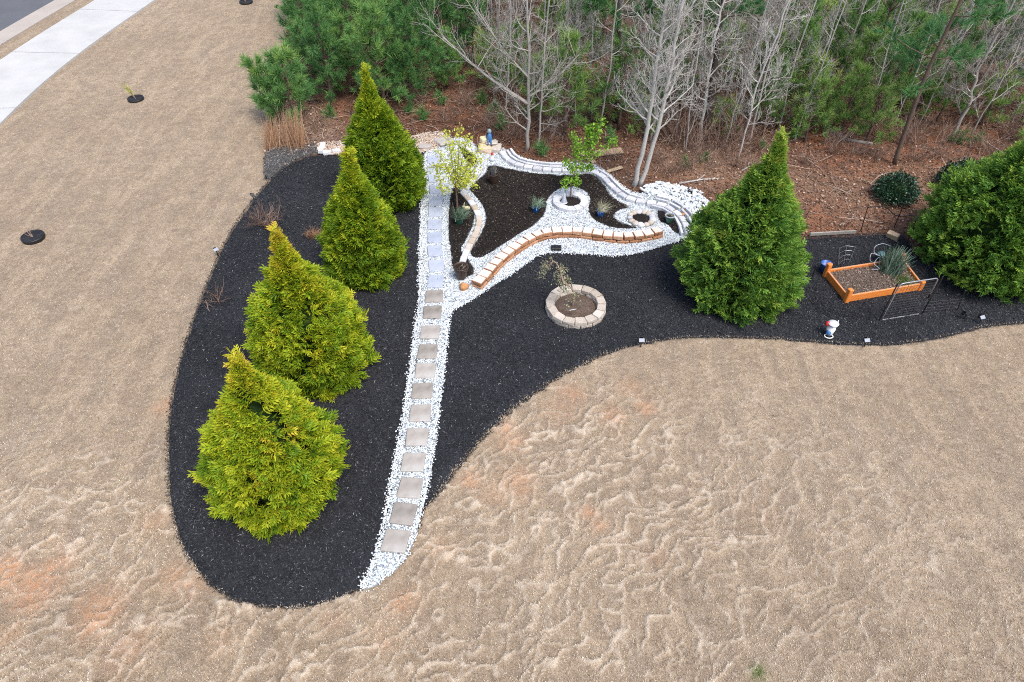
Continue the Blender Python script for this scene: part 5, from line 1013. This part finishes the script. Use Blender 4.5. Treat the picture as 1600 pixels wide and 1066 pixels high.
for lab, a, b in [('nearly invisible black net fence panel left of the gate', (1375, 504), (1290, 497)), ('nearly invisible black net fence panel on the left side of the plot', (1290, 497), (1262, 470)), ('nearly invisible black net fence panel right of the gate', (1440, 493), (1494, 488))]:
    A, B = g(*a), g(*b); d = B - A; t = thing('net_fence', lab, 'net fence', A, math.atan2(d[1], d[0])); L_ = np.linalg.norm(d); net(L_, .30, .07).obj('netting', mBlkMet, t); addtube(MB(), [[0, 0, .03], [L_, 0, .03]], .005, 5).obj('bottom_cord', mBlkMet, t)
for lab, c0, c1 in [('thin straight edging board along the back of the fenced plot', (1264, 371), (1335, 367))]:
    A, B = g(*c0), g(*c1); d = B - A; o = tag(link('edging_board', bm_mesh(bevbox((np.linalg.norm(d), .03, .07), .004, .002, 4), 'edging_board', mBarkG), None, ((A + B) / 2 + [0, 0, .04]).tolist(), math.atan2(d[1], d[0])), lab, 'edging')

# ------------------------------------------------------------------ mulch discs in the lawn
def disc(label, c, r0, kind, rz=0.0):
    p = g(*c); t = thing('mulch_ring', label, 'tree ring', p, rz); v, f = lathe([(r0 * .97, -.01), (r0 * 1.04, .05), (r0 * 1.0, .075), (r0 * .93, .06), (r0 * .9, .05)], 26); o = MB().add(v, f).obj('rubber_rim', mBlack, t, smooth=True)
    v, f = lathe([(r0 * .93, .06), (r0 * .5, .055), (.001, .045)], 26); MB().add(v, f).obj('mulch', mMulch, t, smooth=True)
    mb = MB(); r = np.random.RandomState(int(c[0])); n_ = 5 if kind else 4; paths = []
    for k in range(n_):
        a = 2.3 + r.randn() * .8; e = np.array([math.cos(a) * .14 - .1, math.sin(a) * .12 + .05, r.uniform(.25, .45)]); P = catmull(np.array([[0, 0, .04], e * .5 + r.randn(3) * .02, e]), 3, False); paths.append(P); addtube(mb, P, np.linspace(.006, .003, len(P)), 4, .6, False)
    s = thing('twiggy_sapling', {0: 'leafless twiggy sapling in the nearest black tree ring', 1: 'tiny sapling with yellow green tips in the middle black tree ring', 2: 'tiny sapling in the far black tree ring at the top edge'}[[53, 213, 385].index(c[0])], 'sapling', p); mb.obj('stems', mTwig, s)
    if kind: leafy(s, r, paths, 26, mYel, .035, .02, .4, 0, .5)
disc('black rubber tree ring in the lawn nearest the left edge', (53, 373), .21, 0)
disc('black rubber tree ring in the middle of the left lawn', (213, 157), .20, 1)
disc('black rubber tree ring cut by the top edge, near the pines', (385, 5), .22, 1)

# ------------------------------------------------------------------ one label for each of the many woodland plants, by row and order
ORD = ['first', 'second', 'third', 'fourth', 'fifth', 'sixth', 'seventh', 'eighth', 'ninth', 'tenth', 'eleventh', 'twelfth', 'thirteenth', 'fourteenth', 'fifteenth', 'sixteenth', 'seventeenth', 'eighteenth', 'nineteenth', 'twentieth']
for grp, what, rows in [(LPg, 'bushy young pine of the left stand', 4), (RPg, 'open olive green pine sapling', 6), (BSg, 'tangled leafless brown brush', 4), (BGg, 'slim greyish bare stem', 8), ('pine seedlings', 'low grassy pine seedling', 2)]:
    L = [o for o in bpy.data.objects if o.get('group') == grp]; L.sort(key=lambda o: o.location.y); per = -(-len(L) // rows)
    for r_ in range(rows):
        row = sorted(L[r_ * per:(r_ + 1) * per], key=lambda o: o.location.x / max(o.location.y, 1))
        nm = 'front row' if r_ == 0 else ('rearmost row' if r_ == rows - 1 else ORD[r_] + ' row back')
        for i, o in enumerate(row): o['label'] = '%s, %s from the left in the %s' % (what, ORD[i], nm)
